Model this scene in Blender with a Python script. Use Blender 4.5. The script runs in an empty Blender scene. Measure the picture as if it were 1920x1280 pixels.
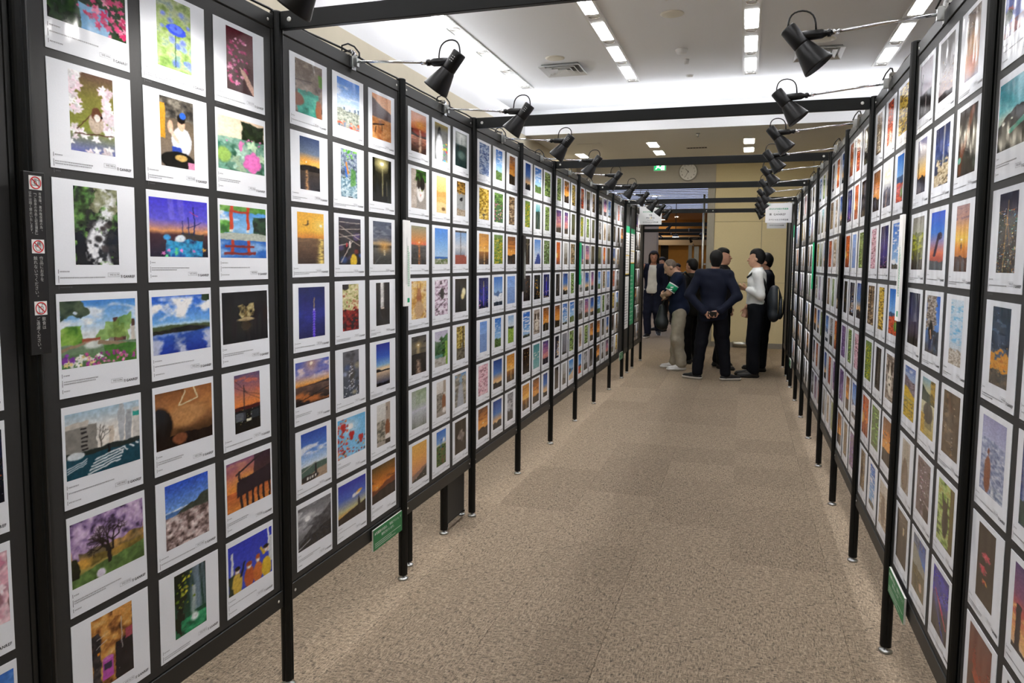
import bpy, bmesh, math, random
import numpy as np
from mathutils import Matrix, Vector

SC = bpy.context.scene
COL = SC.collection

# ------------------------------------------------------------------ camera, world, exposure
F_PX, YAW, PITCH, ROLL, EYE, SHIFT_PX = 1382.77, 0.3046, -0.0842, 0.0085, 1.6236, 32.21
def _axes():
    cy, sy = math.cos(YAW), math.sin(YAW)
    w = Vector((-sy*math.cos(PITCH), cy*math.cos(PITCH), math.sin(PITCH)))
    r0 = Vector((cy, sy, 0)); u0 = r0.cross(w)
    r = r0*math.cos(ROLL)+u0*math.sin(ROLL); u = -r0*math.sin(ROLL)+u0*math.cos(ROLL)
    return r, u, w
CR, CU, CW = _axes()
cam_data = bpy.data.cameras.new('camera'); cam = bpy.data.objects.new('camera', cam_data); COL.objects.link(cam)
cam_data.sensor_width = 36.0; cam_data.lens = 36.0*F_PX/1920.0; cam_data.shift_y = -SHIFT_PX/1920.0
cam_data.clip_start = 0.05; cam_data.clip_end = 200
cam.matrix_world = Matrix(((CR.x, CU.x, -CW.x, 0), (CR.y, CU.y, -CW.y, 0), (CR.z, CU.z, -CW.z, EYE), (0, 0, 0, 1)))
SC.camera = cam
def pix(p):                                   # size estimate only: how many image pixels a point lands at (used to choose mesh density)
    d = Vector(p)-Vector((0, 0, EYE)); z = max(d.dot(CW), .05)
    return 960+F_PX*d.dot(CR)/z, 640-SHIFT_PX-F_PX*d.dot(CU)/z

world = bpy.data.worlds.new('world'); SC.world = world; world.use_nodes = True
world.node_tree.nodes['Background'].inputs[0].default_value = (0.9, 0.95, 1.0, 1)
world.node_tree.nodes['Background'].inputs[1].default_value = 0.05
SC.view_settings.view_transform = 'Standard'; SC.view_settings.look = 'None'
SC.view_settings.exposure = 0.03; SC.view_settings.gamma = 1.0; SC.view_settings.use_curve_mapping = False
SC.cycles.diffuse_bounces = 3; SC.cycles.glossy_bounces = 3; SC.cycles.caustics_reflective = False; SC.cycles.caustics_refractive = False
SPOT_W = 18.0          # watts of every clip-on spotlight
STRIP_E = 27.0          # emission of the ceiling lamp panels
COVE_E = 17.0           # emission of the tubes hidden in the ceiling cove
LOW_E = 36.0            # emission of the square lamps in the lower ceiling

# ------------------------------------------------------------------ helpers
def s2l(c):
    c = np.asarray(c, float); return np.where(c <= .04045, c/12.92, ((c+.055)/1.055)**2.4)
def hx(s): return np.array([int(s[i:i+2], 16)/255 for i in (0, 2, 4)])
def lin(s): return tuple(s2l(hx(s)))+(1,)
MATS = {}
def mat(name, col, rough=.5, metal=0., var=.06, scale=30., bump=0., emit=0., coat=0., spec=.5, trans=0., noise_stretch=None, light=False):
    if name in MATS: return MATS[name]
    m = bpy.data.materials.new(name); m.use_nodes = True; nt = m.node_tree; b = nt.nodes['Principled BSDF']
    b.inputs['Roughness'].default_value = rough; b.inputs['Metallic'].default_value = metal
    b.inputs['Specular IOR Level'].default_value = spec
    if coat: b.inputs['Coat Weight'].default_value = coat; b.inputs['Coat Roughness'].default_value = .08
    if trans: b.inputs['Transmission Weight'].default_value = trans
    c = np.array(lin(col))
    tc = nt.nodes.new('ShaderNodeTexCoord'); nz = nt.nodes.new('ShaderNodeTexNoise'); nz.inputs['Scale'].default_value = scale
    nz.inputs['Detail'].default_value = 3
    if noise_stretch:
        mp = nt.nodes.new('ShaderNodeMapping'); mp.inputs['Scale'].default_value = noise_stretch
        nt.links.new(tc.outputs['Object'], mp.inputs[0]); nt.links.new(mp.outputs[0], nz.inputs['Vector'])
    else: nt.links.new(tc.outputs['Object'], nz.inputs['Vector'])
    rp = nt.nodes.new('ShaderNodeValToRGB')
    rp.color_ramp.elements[0].color = tuple(c[:3]*(1-var))+(1,); rp.color_ramp.elements[1].color = tuple(np.minimum(c[:3]*(1+var), 1))+(1,)
    rp.color_ramp.elements[0].position = .3; rp.color_ramp.elements[1].position = .7
    nt.links.new(nz.outputs['Fac'], rp.inputs[0]); nt.links.new(rp.outputs[0], b.inputs['Base Color'])
    if bump:
        bp = nt.nodes.new('ShaderNodeBump'); bp.inputs['Strength'].default_value = bump; bp.inputs['Distance'].default_value = .01
        nt.links.new(nz.outputs['Fac'], bp.inputs['Height']); nt.links.new(bp.outputs[0], b.inputs['Normal'])
    if emit:
        b.inputs['Emission Color'].default_value = tuple(c); b.inputs['Emission Strength'].default_value = emit
    if emit: m.cycles.emission_sampling = 'AUTO' if light else 'NONE'
    MATS[name] = m; return m

class MB:                                      # collects verts and faces
    def __init__(s): s.v = []; s.f = []; s.sm = False
    def add(s, vs, fs):
        o = len(s.v); s.v += [tuple(map(float, v)) for v in vs]; s.f += [tuple(i+o for i in f) for f in fs]; return s
    def box(s, x0, x1, y0, y1, z0, z1):
        return s.add([(x0,y0,z0),(x1,y0,z0),(x1,y1,z0),(x0,y1,z0),(x0,y0,z1),(x1,y0,z1),(x1,y1,z1),(x0,y1,z1)],
                     [(0,3,2,1),(4,5,6,7),(0,1,5,4),(1,2,6,5),(2,3,7,6),(3,0,4,7)])
    def cyl(s, a, b, ra, rb=None, n=16, cap=True):
        rb = ra if rb is None else rb
        a, b = Vector(a), Vector(b); d = (b-a).normalized(); t = d.orthogonal().normalized(); u = d.cross(t)
        vs = []
        for c, r in ((a, ra), (b, rb)):
            for i in range(n):
                t_ = 2*math.pi*i/n; vs.append(c+(t*math.cos(t_)+u*math.sin(t_))*r)
        fs = [(i, (i+1) % n, n+(i+1) % n, n+i) for i in range(n)]
        if cap: fs += [tuple(range(n-1, -1, -1)), tuple(range(n, 2*n))]
        return s.add(vs, fs)
    def lathe(s, prof, origin, axis, n=24):    # prof: (distance along axis, radius)
        o = Vector(origin); d = Vector(axis).normalized(); t = d.orthogonal().normalized(); u = d.cross(t); vs = []; fs = []
        for h, r in prof:
            for i in range(n):
                a = 2*math.pi*i/n; vs.append(o+d*h+(t*math.cos(a)+u*math.sin(a))*r)
        for j in range(len(prof)-1):
            fs += [(j*n+i, j*n+(i+1) % n, (j+1)*n+(i+1) % n, (j+1)*n+i) for i in range(n)]
        return s.add(vs, fs)
    def tube(s, pts, r, n=8):
        pts = [Vector(p) for p in pts]; vs = []; fs = []; t = None
        for k, p in enumerate(pts):
            d = (pts[min(k+1, len(pts)-1)]-pts[max(k-1, 0)]).normalized()
            t = d.orthogonal().normalized() if t is None else (t-d*t.dot(d)).normalized()
            u = d.cross(t); rr = r[k] if isinstance(r, (list, tuple)) else r
            for i in range(n):
                a = 2*math.pi*i/n; vs.append(p+(t*math.cos(a)+u*math.sin(a))*rr)
        for j in range(len(pts)-1):
            fs += [(j*n+i, j*n+(i+1) % n, (j+1)*n+(i+1) % n, (j+1)*n+i) for i in range(n)]
        fs += [tuple(range(n-1, -1, -1)), tuple(range((len(pts)-1)*n, len(pts)*n))]
        return s.add(vs, fs)
    def mesh(s, name, m, smooth=False):
        me = bpy.data.meshes.new(name); me.from_pydata(s.v, [], s.f); me.materials.append(m); me.update()
        if smooth:
            me.polygons.foreach_set('use_smooth', [True]*len(me.polygons))
        return me
    def build(s, name, m, parent=None, smooth=False): return link(name, s.mesh(name, m, smooth), parent)
def link(name, me, parent=None):
    o = bpy.data.objects.new(name, me); COL.objects.link(o)
    if parent is not None: o.parent = parent
    return o
def tag(o, label=None, cat=None, group=None, kind=None):
    if label: o['label'] = label
    if cat: o['category'] = cat
    if group: o['group'] = group
    if kind: o['kind'] = kind
    return o
def empty(name, loc=(0, 0, 0), rz=0):
    o = bpy.data.objects.new(name, None); COL.objects.link(o); o.location = loc; o.rotation_euler = (0, 0, rz); o.empty_display_size = .1; return o
def box(name, b, m, parent=None): return MB().box(*b).build(name, m, parent)
def struct(o): o['kind'] = 'structure'; return o
def bevel(o, w=.004, seg=2):
    md = o.modifiers.new('bevel', 'BEVEL'); md.width = w; md.segments = seg; md.limit_method = 'ANGLE'; return o
NUM = ['zero','first','second','third','fourth','fifth','sixth','seventh','eighth','ninth','tenth','eleventh','twelfth','thirteenth']

def text_mesh(txt, size, align='CENTER', bold=0., spacing=1., vertical=False):
    """flat lettering in the xy plane, origin at its anchor"""
    cu = bpy.data.curves.new('text', 'FONT'); cu.body = txt; cu.size = size; cu.align_x = align; cu.align_y = 'CENTER'
    cu.space_character = spacing; cu.offset = bold; cu.resolution_u = 2; cu.fill_mode = 'FRONT'
    o = bpy.data.objects.new('text', cu); COL.objects.link(o)
    dg = bpy.context.evaluated_depsgraph_get(); dg.update()
    me = bpy.data.meshes.new_from_object(o.evaluated_get(dg))
    bpy.data.objects.remove(o); bpy.data.curves.remove(cu)
    n = len(me.vertices); co = np.zeros(n*3); me.vertices.foreach_get('co', co)
    vs = co.reshape(-1, 3); fs = [tuple(p.vertices) for p in me.polygons]; bpy.data.meshes.remove(me)
    return vs, fs
_TC = {}
def text_into(mb, txt, size, x, y, to, **kw):
    """adds lettering to mb; to(px,py) maps flat coordinates to 3-D"""
    key = (txt, size, tuple(sorted(kw.items())))
    if key not in _TC: _TC[key] = text_mesh(txt, size, **kw)
    vs, fs = _TC[key]
    mb.add([to(v[0]+x, v[1]+y) for v in vs], fs)
def vtext_into(mb, txt, size, x, ytop, to, pitch=1.0, **kw):
    for i, ch in enumerate(txt):
        if ch in '。、': text_into(mb, ch, size, x+size*.55, ytop-size*pitch*(i+.1), to, **kw)
        elif ch in '「」':
            continue
        else: text_into(mb, ch, size, x, ytop-size*pitch*(i+.5), to, **kw)
# ------------------------------------------------------------------ main dimensions
XL, XR, Y0, HP = -1.6193, 0.6179, 1.3252, 2.4965        # the two panel walls: planes, first post, height
HC, HL = 4.25, 3.60                                      # upper and lower ceiling
YW = 15.0                                                # end wall
SW, SH, SY, SZ, SPY, SPZ = .2554, .2633, .0721, 2.3913, .2975, .2853   # print sheet size, offset in a panel, pitches

M_floor = bpy.data.materials.new('carpet'); M_floor.use_nodes = True
def carpet(m):
    nt = m.node_tree; b = nt.nodes['Principled BSDF']; b.inputs['Roughness'].default_value = .95; b.inputs['Specular IOR Level'].default_value = .1
    tc = nt.nodes.new('ShaderNodeTexCoord'); geo = nt.nodes.new('ShaderNodeObjectInfo')
    cols = None
    mixes = []
    for i, (ang, sx, sy) in enumerate(((.5, 140, 34), (-.7, 34, 130), (1.9, 135, 33), (.1, 260, 260))):
        mp = nt.nodes.new('ShaderNodeMapping'); mp.inputs['Rotation'].default_value = (0, 0, ang); mp.inputs['Scale'].default_value = (sx, sy, 40)
        nz = nt.nodes.new('ShaderNodeTexNoise'); nz.inputs['Scale'].default_value = 1.0; nz.inputs['Detail'].default_value = 1.5; nz.inputs['Distortion'].default_value = .35
        nt.links.new(tc.outputs['Object'], mp.inputs[0]); nt.links.new(mp.outputs[0], nz.inputs['Vector']); mixes.append(nz)
    def maxi(a, c):
        n = nt.nodes.new('ShaderNodeMath'); n.operation = 'MAXIMUM'; nt.links.new(a, n.inputs[0]); nt.links.new(c, n.inputs[1]); return n.outputs[0]
    def mini(a, c):
        n = nt.nodes.new('ShaderNodeMath'); n.operation = 'MINIMUM'; nt.links.new(a, n.inputs[0]); nt.links.new(c, n.inputs[1]); return n.outputs[0]
    hi = maxi(mixes[0].outputs['Fac'], mixes[1].outputs['Fac']); lo = mini(mixes[2].outputs['Fac'], mixes[3].outputs['Fac'])
    av = nt.nodes.new('ShaderNodeMath'); av.operation = 'ADD'; nt.links.new(hi, av.inputs[0]); nt.links.new(lo, av.inputs[1])
    hf = nt.nodes.new('ShaderNodeMath'); hf.operation = 'MULTIPLY'; nt.links.new(av.outputs[0], hf.inputs[0]); hf.inputs[1].default_value = .5
    rp = nt.nodes.new('ShaderNodeValToRGB'); cr = rp.color_ramp
    cr.elements[0].position = .34; cr.elements[0].color = lin('4c443b'); cr.elements[1].position = .66; cr.elements[1].color = lin('c6b49c')
    for p, c in ((.43, '796e60'), (.5, '998874'), (.57, 'ae9c86')):
        e = cr.elements.new(p); e.color = lin(c)
    nt.links.new(hf.outputs[0], rp.inputs[0])
    # every tile has its own slight tone
    ra = nt.nodes.new('ShaderNodeMapRange'); ra.inputs[3].default_value = .89; ra.inputs[4].default_value = 1.04; nt.links.new(geo.outputs['Random'], ra.inputs[0])
    vm = nt.nodes.new('ShaderNodeVectorMath'); vm.operation = 'SCALE'; nt.links.new(rp.outputs[0], vm.inputs[0]); nt.links.new(ra.outputs[0], vm.inputs['Scale'])
    nt.links.new(vm.outputs[0], b.inputs['Base Color'])
    bp = nt.nodes.new('ShaderNodeBump'); bp.inputs['Strength'].default_value = .5; bp.inputs['Distance'].default_value = .004
    nt.links.new(hf.outputs[0], bp.inputs['Height']); nt.links.new(bp.outputs[0], b.inputs['Normal'])
carpet(M_floor)
M_ceil = mat('ceiling_paint', 'f1f2f4', .9, var=.01, scale=60, spec=.2)
M_lowc = mat('lower_ceiling_paint', 'eeece6', .9, var=.015, scale=40, spec=.2)
M_wall = mat('wall_ivory', 'dcd3bd', .85, var=.02, scale=8, spec=.2)
M_beige = mat('wall_beige_cloth', 'dccfa8', .9, var=.03, scale=90, spec=.15, bump=.05)
M_grey = mat('wall_grey_panel', 'b6b2aa', .7, var=.02, scale=20)
M_white = mat('white_metal', 'e8e8e6', .4, var=.01)
M_black = mat('black_anodised', '080b0a', .36, .0, var=.15, scale=40, spec=.3)
M_board = mat('black_board', '2a2a29', .55, var=.05, scale=120, spec=.45)
M_rail = mat('black_rail', '222321', .42, .1, var=.05, scale=80)
M_chrome = mat('chrome', 'd0d2d4', .12, 1., var=.02)
M_steel = mat('foot_steel', 'b8bab8', .3, 1., var=.05)
M_screw = mat('screw_zinc', 'd8d8d2', .35, .6, var=.05)
M_lamp = mat('lamp_panel_glow', 'fbfbff', .5, emit=STRIP_E, var=0, light=True)
M_lamp2 = mat('square_lamp_glow', 'fff6e2', .5, emit=LOW_E, var=0, light=True)
M_cove = mat('cove_tube_glow', 'f6f8ff', .5, emit=COVE_E, var=0, light=True)
M_paper = mat('label_white', 'f0f0ee', .5, var=.01)

# floor: a slab, with carpet tiles laid on it where the photograph shows the aisle
fl = struct(box('floor', (-7.4, 6.4, -5, 34, -.06, -.006), M_floor))
tile = MB().box(-.2492, .2492, -.2492, .2492, -.006, 0).mesh('carpet_tile', M_floor)
for i in range(9):
    for j in range(27):
        t = link('carpet_tile', tile, fl); t.location = (-2.78+.5*i, 1.35+.5*j, 0)
        t.rotation_euler = (0, 0, math.pi/2*((i*3+j*5) % 4))
box('carpet', (-7.4, -3.03, -5, 34, -.006, 0), M_floor, fl); box('carpet', (1.47, 6.4, -5, 34, -.006, 0), M_floor, fl)
box('carpet', (-3.03, 1.47, -5, 1.1, -.006, 0), M_floor, fl); box('carpet', (-3.03, 1.47, 14.6, 34, -.006, 0), M_floor, fl)

# walls of the hall
struct(box('wall_left', (-3.50, -3.352, -5, YW, 0, 3.60), M_wall))
struct(box('wall_right', (6.4, 6.5, -5, YW, 0, 4.6), M_wall))
struct(box('wall_back', (-5.0, 6.5, -5.1, -5, 0, 4.6), M_wall))
wf = struct(box('wall_far', (-.60, 6.4, YW, YW+.15, 0, HL), M_grey))
for i in range(8):                                        # cloth covered wall panels with a joint between them
    for j in range(3):
        bevel(box('wall_panel', (-.594+.88*i, -.594+.88*i+.872, YW-.018, YW, .10+1.17*j, .10+1.17*j+1.166), M_beige, wf), .003, 1)
hd = struct(box('wall_header', (-3.35, -.6, YW-.005, YW+.15, 3.10, HL), M_grey))
struct(box('trim_1', (-.735, -.60, YW-.03, YW+.16, 0, 3.10), mat('jamb_aluminium', '9b978c', .45, .3, var=.03)))
struct(box('baseboard_far', (-.60, 6.4, YW-.026, YW-.018, 0, .10), mat('baseboard_grey', '8d8880', .6, var=.04)))

# ceilings: the lower ceiling frames a big raised coffer with hidden cove tubes
CX0, CX1, CY1 = -3.36, 3.36, 11.29
struct(box('ceiling', (-5.0, 5.0, -5, 12.9, HC, HC+.1), M_ceil))
struct(box('ceiling_lower_far', (-5.0, 6.4, CY1+.03, YW, HL, HL+.05), M_lowc))
struct(box('ceiling_lower_left', (-5.0, CX0-.03, -5, CY1+.03, HL, HL+.05), M_lowc))
struct(box('ceiling_lower_right', (CX1+.03, 6.4, -5, CY1+.03, HL, HL+.05), M_lowc))
struct(box('trim_2', (CX0, CX1, CY1, CY1+.03, HL, HL+.27), M_ceil))
struct(box('trim_3', (CX0-.03, CX0, -5, CY1+.03, HL, HL+.27), M_ceil))
struct(box('trim_4', (CX1, CX1+.03, -5, CY1+.03, HL, HL+.27), M_ceil))
struct(box('wall_coffer_far', (-5, 5, 12.6, 12.7, HL+.05, HC), M_ceil))
struct(box('wall_coffer_left', (-4.8, -4.7, -5, 12.6, HL+.05, HC), M_ceil))
struct(box('wall_coffer_right', (4.7, 4.8, -5, 12.6, HL+.05, HC), M_ceil))
cv = tag(empty('cove_light', (0, 0, HL+.05)), 'hidden white tubes glowing behind the rim of the raised ceiling', 'cove light')
for nm, b in (('cove_tube', (CX0, CX1, CY1+.30, CY1+.34, .13, .165)), ('cove_tube', (CX0-.62, CX0-.58, -4.6, CY1, .13, .165)), ('cove_tube', (CX1+.58, CX1+.62, -4.6, CY1, .13, .165))):
    box(nm, b, M_cove, cv)

# recessed light strips: lamp panels alternating with small downlights
M_refl = mat('downlight_reflector', 'c9c2b8', .15, 1., var=.03)
for si, (sx, which) in enumerate(((-3.23, 'beside the cove on the left'), (-1.63, 'over the left panels'), (-.02, 'over the middle of the aisle'), (1.605, 'over the right panels'))):
    st = tag(empty('light_strip', (sx, 0, HC)), 'recessed ceiling strip of glowing lamp panels and downlights '+which, 'ceiling light', 'ceiling light strips')
    mb = MB()
    for a, b in ((-.10, -.075), (.075, .10)): mb.box(a, b, -3.6, 10.97, -.014, .0)
    mb.box(-.075, .075, -3.6, 10.97, -.006, -.001); mb.box(-.075, .075, 10.945, 10.97, -.014, -.006); mb.build('trough', M_white, st)
    for n in range(14):
        yc = 10.45-.95*n
        if yc < -3: break
        box('lamp_panel', (-.066, .066, yc-.315, yc+.315, -.011, -.0065), M_lamp, st)
        MB().lathe([(0, .062), (.004, .062), (.004, .054), (-.03, .03), (-.03, .0)], (0, yc+.405, -.0065), (0, 0, -1), 20).build('downlight', M_refl, st, True)

def diffuser(x, y, label):
    e = tag(empty('air_diffuser', (x, y, HC)), label, 'air vent', 'ceiling air diffusers')
    for i, s in enumerate((.28, .20, .13, .065)):
        w = .045; mb = MB(); z0, z1 = -.035, -.002
        for sgn in (0, 1, 2, 3):
            q = [(-s, -s, z0), (s, -s, z0), (s-w, -s+w, z1), (-s+w, -s+w, z1)]
            c, n = (1, 0, -1, 0)[sgn], (0, 1, 0, -1)[sgn]
            q = [(a*c-b*n, a*n+b*c, z) for a, b, z in q]; q2 = [(a, b, z-.006) for a, b, z in q]
            mb.add(q+q2, [(0, 1, 2, 3), (7, 6, 5, 4), (0, 4, 5, 1), (1, 5, 6, 2), (2, 6, 7, 3), (3, 7, 4, 0)])
        mb.build('vane_frame', M_white, e)
    box('duct_plate', (-.25, .25, -.25, .25, -.002, -.001), mat('duct_grey', '77756f', .6), e)
diffuser(-2.44, 10.0, 'square white ceiling air diffuser near the left cove')
diffuser(.78, 10.08, 'square white ceiling air diffuser behind the first spotlight on the right')
def disc(name, x, y, r, h, label, cat, mm=M_white):
    return tag(MB().lathe([(0, 0), (0, r), (.3*h, r), (h, r*.8), (h, 0)], (x, y, HC), (0, 0, -1), 28).build(name, mm, None, True), label, cat)
M_cream = mat('cream_plastic', 'e2dccb', .5, var=.02)
disc('ceiling_speaker', -.825, 8.17, .125, .012, 'round flush ceiling speaker between the two middle light strips', 'speaker', M_cream)
disc('ceiling_speaker', -2.43, 9.48, .125, .012, 'round flush ceiling speaker beside the left air diffuser', 'speaker', M_cream)
disc('ceiling_speaker', .80, 9.55, .125, .012, 'round flush ceiling speaker beside the right air diffuser', 'speaker', M_cream)
disc('smoke_detector', -.835, 9.53, .075, .05, 'domed smoke detector between the middle strips, the largest one', 'smoke detector')
disc('sprinkler', -.81, 10.0, .035, .06, 'small white ceiling sprinkler beyond the domed smoke detector', 'sprinkler')
disc('smoke_detector', -.83, 10.85, .05, .025, 'flat small smoke detector near the far cove', 'smoke detector')
disc('sprinkler', -.83, 7.66, .022, .03, 'tiny sprinkler head nearer than the ceiling speaker', 'sprinkler')

# lower ceiling at the far end
def low_lamp(x, y, label, w=.075, l=.24):
    e = tag(empty('square_downlight', (x, y, HL)), label, 'ceiling light', 'lamps in the lower ceiling')
    MB().box(-w-.02, w+.02, -l-.03, l+.03, -.012, -.0005).build('frame', M_white, e)
    box('diffuser', (-w, w, -l, l, -.016, -.012), M_lamp2, e)
for x, y, l in ((-1.53, 12.62, 'glowing lamp of the lower ceiling near the exit sign, front one'), (-1.53, 13.55, 'glowing lamp of the lower ceiling near the exit sign, rear one'),
                (-.005, 12.62, 'glowing lamp of the lower ceiling above the beige wall, front one'), (-.005, 13.55, 'glowing lamp of the lower ceiling above the beige wall, rear one'),
                (-2.94, 13.6, 'glowing lamp of the lower ceiling over the left spotlights')):
    low_lamp(x, y, l)
vt = tag(empty('slot_vent', (-.86, 13.2, HL)), 'dark slotted air vent in the lower ceiling between the lamps', 'air vent')
box('vent_plate', (-.17, .17, -.05, .05, -.004, -.0005), mat('vent_dark', '2d2a26', .7), vt)
for i in range(7): box('slat', (-.165+.048*i, -.15+.048*i, -.045, .045, -.01, -.004), M_grey, vt)
for x, y, lb in ((-2.55, 12.5, 'pale square access panel beside the left lamp of the lower ceiling'), (.55, 12.3, 'pale square access panel near the right spotlights')):
    e = tag(bevel(box('access_panel', (x-.2, x+.2, y-.2, y+.2, HL-.008, HL-.0005), M_lowc), .003, 1), lb, 'access panel')
tag(MB().lathe([(0, 0), (0, .03), (.03, .02), (.06, .008), (.06, 0)], (-.75, 11.75, HL), (0, 0, -1), 16).build('sprinkler', M_chrome, None, True), 'small sprinkler in the lower ceiling behind the second beam', 'sprinkler')

# wall clock, exit sign, wall outlet
ck = tag(empty('wall_clock', (-1.124, YW-.006, 3.413)), 'round white wall clock with grey rim above the doorway', 'clock')
MB().lathe([(0, 0), (0, .172), (.02, .182), (.035, .182), (.04, .170), (.032, .163)], (0, 0, 0), (0, -1, 0), 40).build('rim', mat('clock_rim', '9a9890', .35, .5), ck, True)
MB().cyl((0, -.026, 0), (0, -.030, 0), .164, .164, 40).build('dial', M_paper, ck)
M_ink = mat('black_ink', '1a1a1a', .5)
tf = lambda px, py: (px, -.0312, py)
num = MB()
for h in range(1, 13):
    a = math.pi/2-h*math.pi/6; text_into(num, str(h), .042, .128*math.cos(a), .128*math.sin(a), tf)
num.build('dial_lettering', M_ink, ck)
def hand(nm, ang, ln, w):
    d = (math.sin(ang), math.cos(ang)); n = (d[1], -d[0])
    q = [(-.02*d[0]+w*n[0], -.02*d[1]+w*n[1]), (-.02*d[0]-w*n[0], -.02*d[1]-w*n[1]), (ln*d[0]-w*.6*n[0], ln*d[1]-w*.6*n[1]), (ln*d[0]+w*.6*n[0], ln*d[1]+w*.6*n[1])]
    MB().add([(a, -.034, b) for a, b in q]+[(a, -.036, b) for a, b in q], [(3, 2, 1, 0), (4, 5, 6, 7), (0, 1, 5, 4), (1, 2, 6, 5), (2, 3, 7, 6), (3, 0, 4, 7)]).build(nm, M_ink, ck)
hand('hour_hand', math.radians(317), .075, .006); hand('minute_hand', math.radians(207), .115, .004)
ex = tag(empty('exit_sign', (-1.667, YW-.006, 3.525)), 'lit green and white running man exit sign above the doorway', 'exit sign')
box('sign_case', (-.125, .125, -.05, 0, -.09, .09), M_white, ex)
box('sign_face', (-.112, .112, -.054, -.05, -.075, .075), mat('exit_green_glow', '12b46a', .4, emit=1.3, var=0), ex)
M_exw = mat('exit_white_glow', 'f4fff6', .4, emit=1.6, var=0)
fig = MB()
def slab(mb, pts, y0, y1):
    n = len(pts); mb.add([(a, y0, b) for a, b in pts]+[(a, y1, b) for a, b in pts], [tuple(range(n)), tuple(range(2*n-1, n-1, -1))]+[(i, n+i, n+(i+1) % n, (i+1) % n) for i in range(n)])
slab(fig, [(.02, .07), (.09, .07), (.09, -.07), (.02, -.07), (.02, -.055), (.0, -.02), (.03, .0), (.02, .03)], -.0545, -.056)
slab(fig, [(-.06, .045), (-.03, .055), (.0, .03), (-.02, -.005), (.01, -.03), (-.0, -.04), (-.04, -.02), (-.075, -.06), (-.09, -.05), (-.055, -.005), (-.07, .01), (-.085, .02)], -.0545, -.056)
fig.build('running_man_symbol', M_exw, ex)
ol = tag(empty('wall_duct_cover', (-.02, YW-.02, 0)), 'shiny metal plate low on the beige wall between the visitors', 'metal plate')
mb = MB(); n = 12
pp = [(-.17+.34*i/n, -.05*math.sin(math.pi*i/n)-.006) for i in range(n+1)]
mb.add([(a, b, .012) for a, b in pp]+[(a, b, .115) for a, b in pp], [(i, i+1, n+2+i, n+1+i) for i in range(n)])
cvp = mb.build('curved_plate', M_steel, ol, True); cvp.modifiers.new('thick', 'SOLIDIFY').thickness = .004
# ------------------------------------------------------------------ posts, panels, beams
def ring(n, r, flutes=4):
    return [((r-(.004 if (i % (n//flutes)) in (0,) else 0))*math.cos(2*math.pi*i/n), (r-(.004 if (i % (n//flutes)) in (0,) else 0))*math.sin(2*math.pi*i/n)) for i in range(n)]
def post_mesh(h):
    n = 24; rg = ring(n, .0225)
    vs = [(a, b, .025) for a, b in rg]+[(a, b, h) for a, b in rg]
    return MB().add(vs, [(i, (i+1) % n, n+(i+1) % n, n+i) for i in range(n)]+[tuple(range(n-1, -1, -1)), tuple(range(n, 2*n))]).mesh('post', M_black)
ME_post = post_mesh(HP); ME_foot = MB().lathe([(0, 0), (0, .026), (.006, .028), (.012, .022), (.016, .010), (.027, .010)], (0, 0, 0), (0, 0, 1), 20).mesh('foot', M_steel, True)
ME_cap = MB().lathe([(0, .0225), (.003, .0225), (.006, .018), (.006, 0)], (0, 0, HP), (0, 0, 1), 20).mesh('post_cap', M_black, True)
def post(x, y, label, group):
    p = link('panel_post', ME_post); p.location = (x, y, 0); tag(p, label, 'post', group)
    link('adjustable_foot', ME_foot, p); link('post_cap', ME_cap, p); return p
SIDE = {'L': (XL, 1, 'left'), 'R': (XR, -1, 'right')}
ORD = lambda n: NUM[n]
for sd in 'LR':
    X, sg, word = SIDE[sd]
    ks = range(0, 10) if sd == 'L' else range(1, 10)
    for i, k in enumerate(ks):
        post(X, Y0+k, f'slim black aluminium post, {ORD(i+1)} from the camera along the {word} panel wall', f'posts of the {word} panel wall')

ME_screw = MB().lathe([(0, 0), (0, .0055), (.0015, .0045), (.0018, .002), (.0006, .0018), (.0006, 0)], (0, 0, 0), (1, 0, 0), 12).mesh('screw', M_screw)
def panel_parts(root, W, screws=True):
    """board and rails of one panel in local space: runs along +y, faces +x; x=0 is the board face"""
    a, b = .0235, W-.0235
    box('board', (-.022, -.0008, a+.014, b-.014, .392, 2.432), M_board, root)
    bevel(box('top_rail', (-.026, .003, a, b, 2.436, 2.486), M_rail, root), .002, 1)
    bevel(box('bottom_rail', (-.026, .003, a, b, .322, .388), M_rail, root), .002, 1)
    for q in (a, b-.012): box('side_rail', (-.026, .002, q, q+.012, .389, 2.435), M_rail, root)
    if screws:
        for q in (a+.03, b-.03):
            for z in (2.461, .355):
                s = link('screw', ME_screw, root); s.location = (.003, q, z)
ROOTS = {}
proto = None
def copy_tree(o, parent=None):
    c = o.copy(); COL.objects.link(c); c.parent = parent
    for ch in o.children: copy_tree(ch, c)
    return c
for sd in 'LR':
    X, sg, word = SIDE[sd]
    for k in (range(-1, 9) if sd == 'L' else range(0, 9)):
        if proto is None:
            e = empty('display_panel'); panel_parts(e, 1.0); proto = e
        else:
            e = copy_tree(proto)
        e.location = (X, Y0+k, 0) if sd == 'L' else (X, Y0+k+1, 0); e.rotation_euler = (0, 0, 0 if sd == 'L' else math.pi)
        n = k+2 if sd == 'L' else k+1
        extra = ', cut off' if (k == -1 or (sd == 'R' and k == 0)) else ''
        tag(e, f'black panel full of photo prints, {ORD(n)} along the {word} wall'+extra, 'display panel', f'photo panels of the {word} wall')
        ROOTS[sd, k] = e
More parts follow.
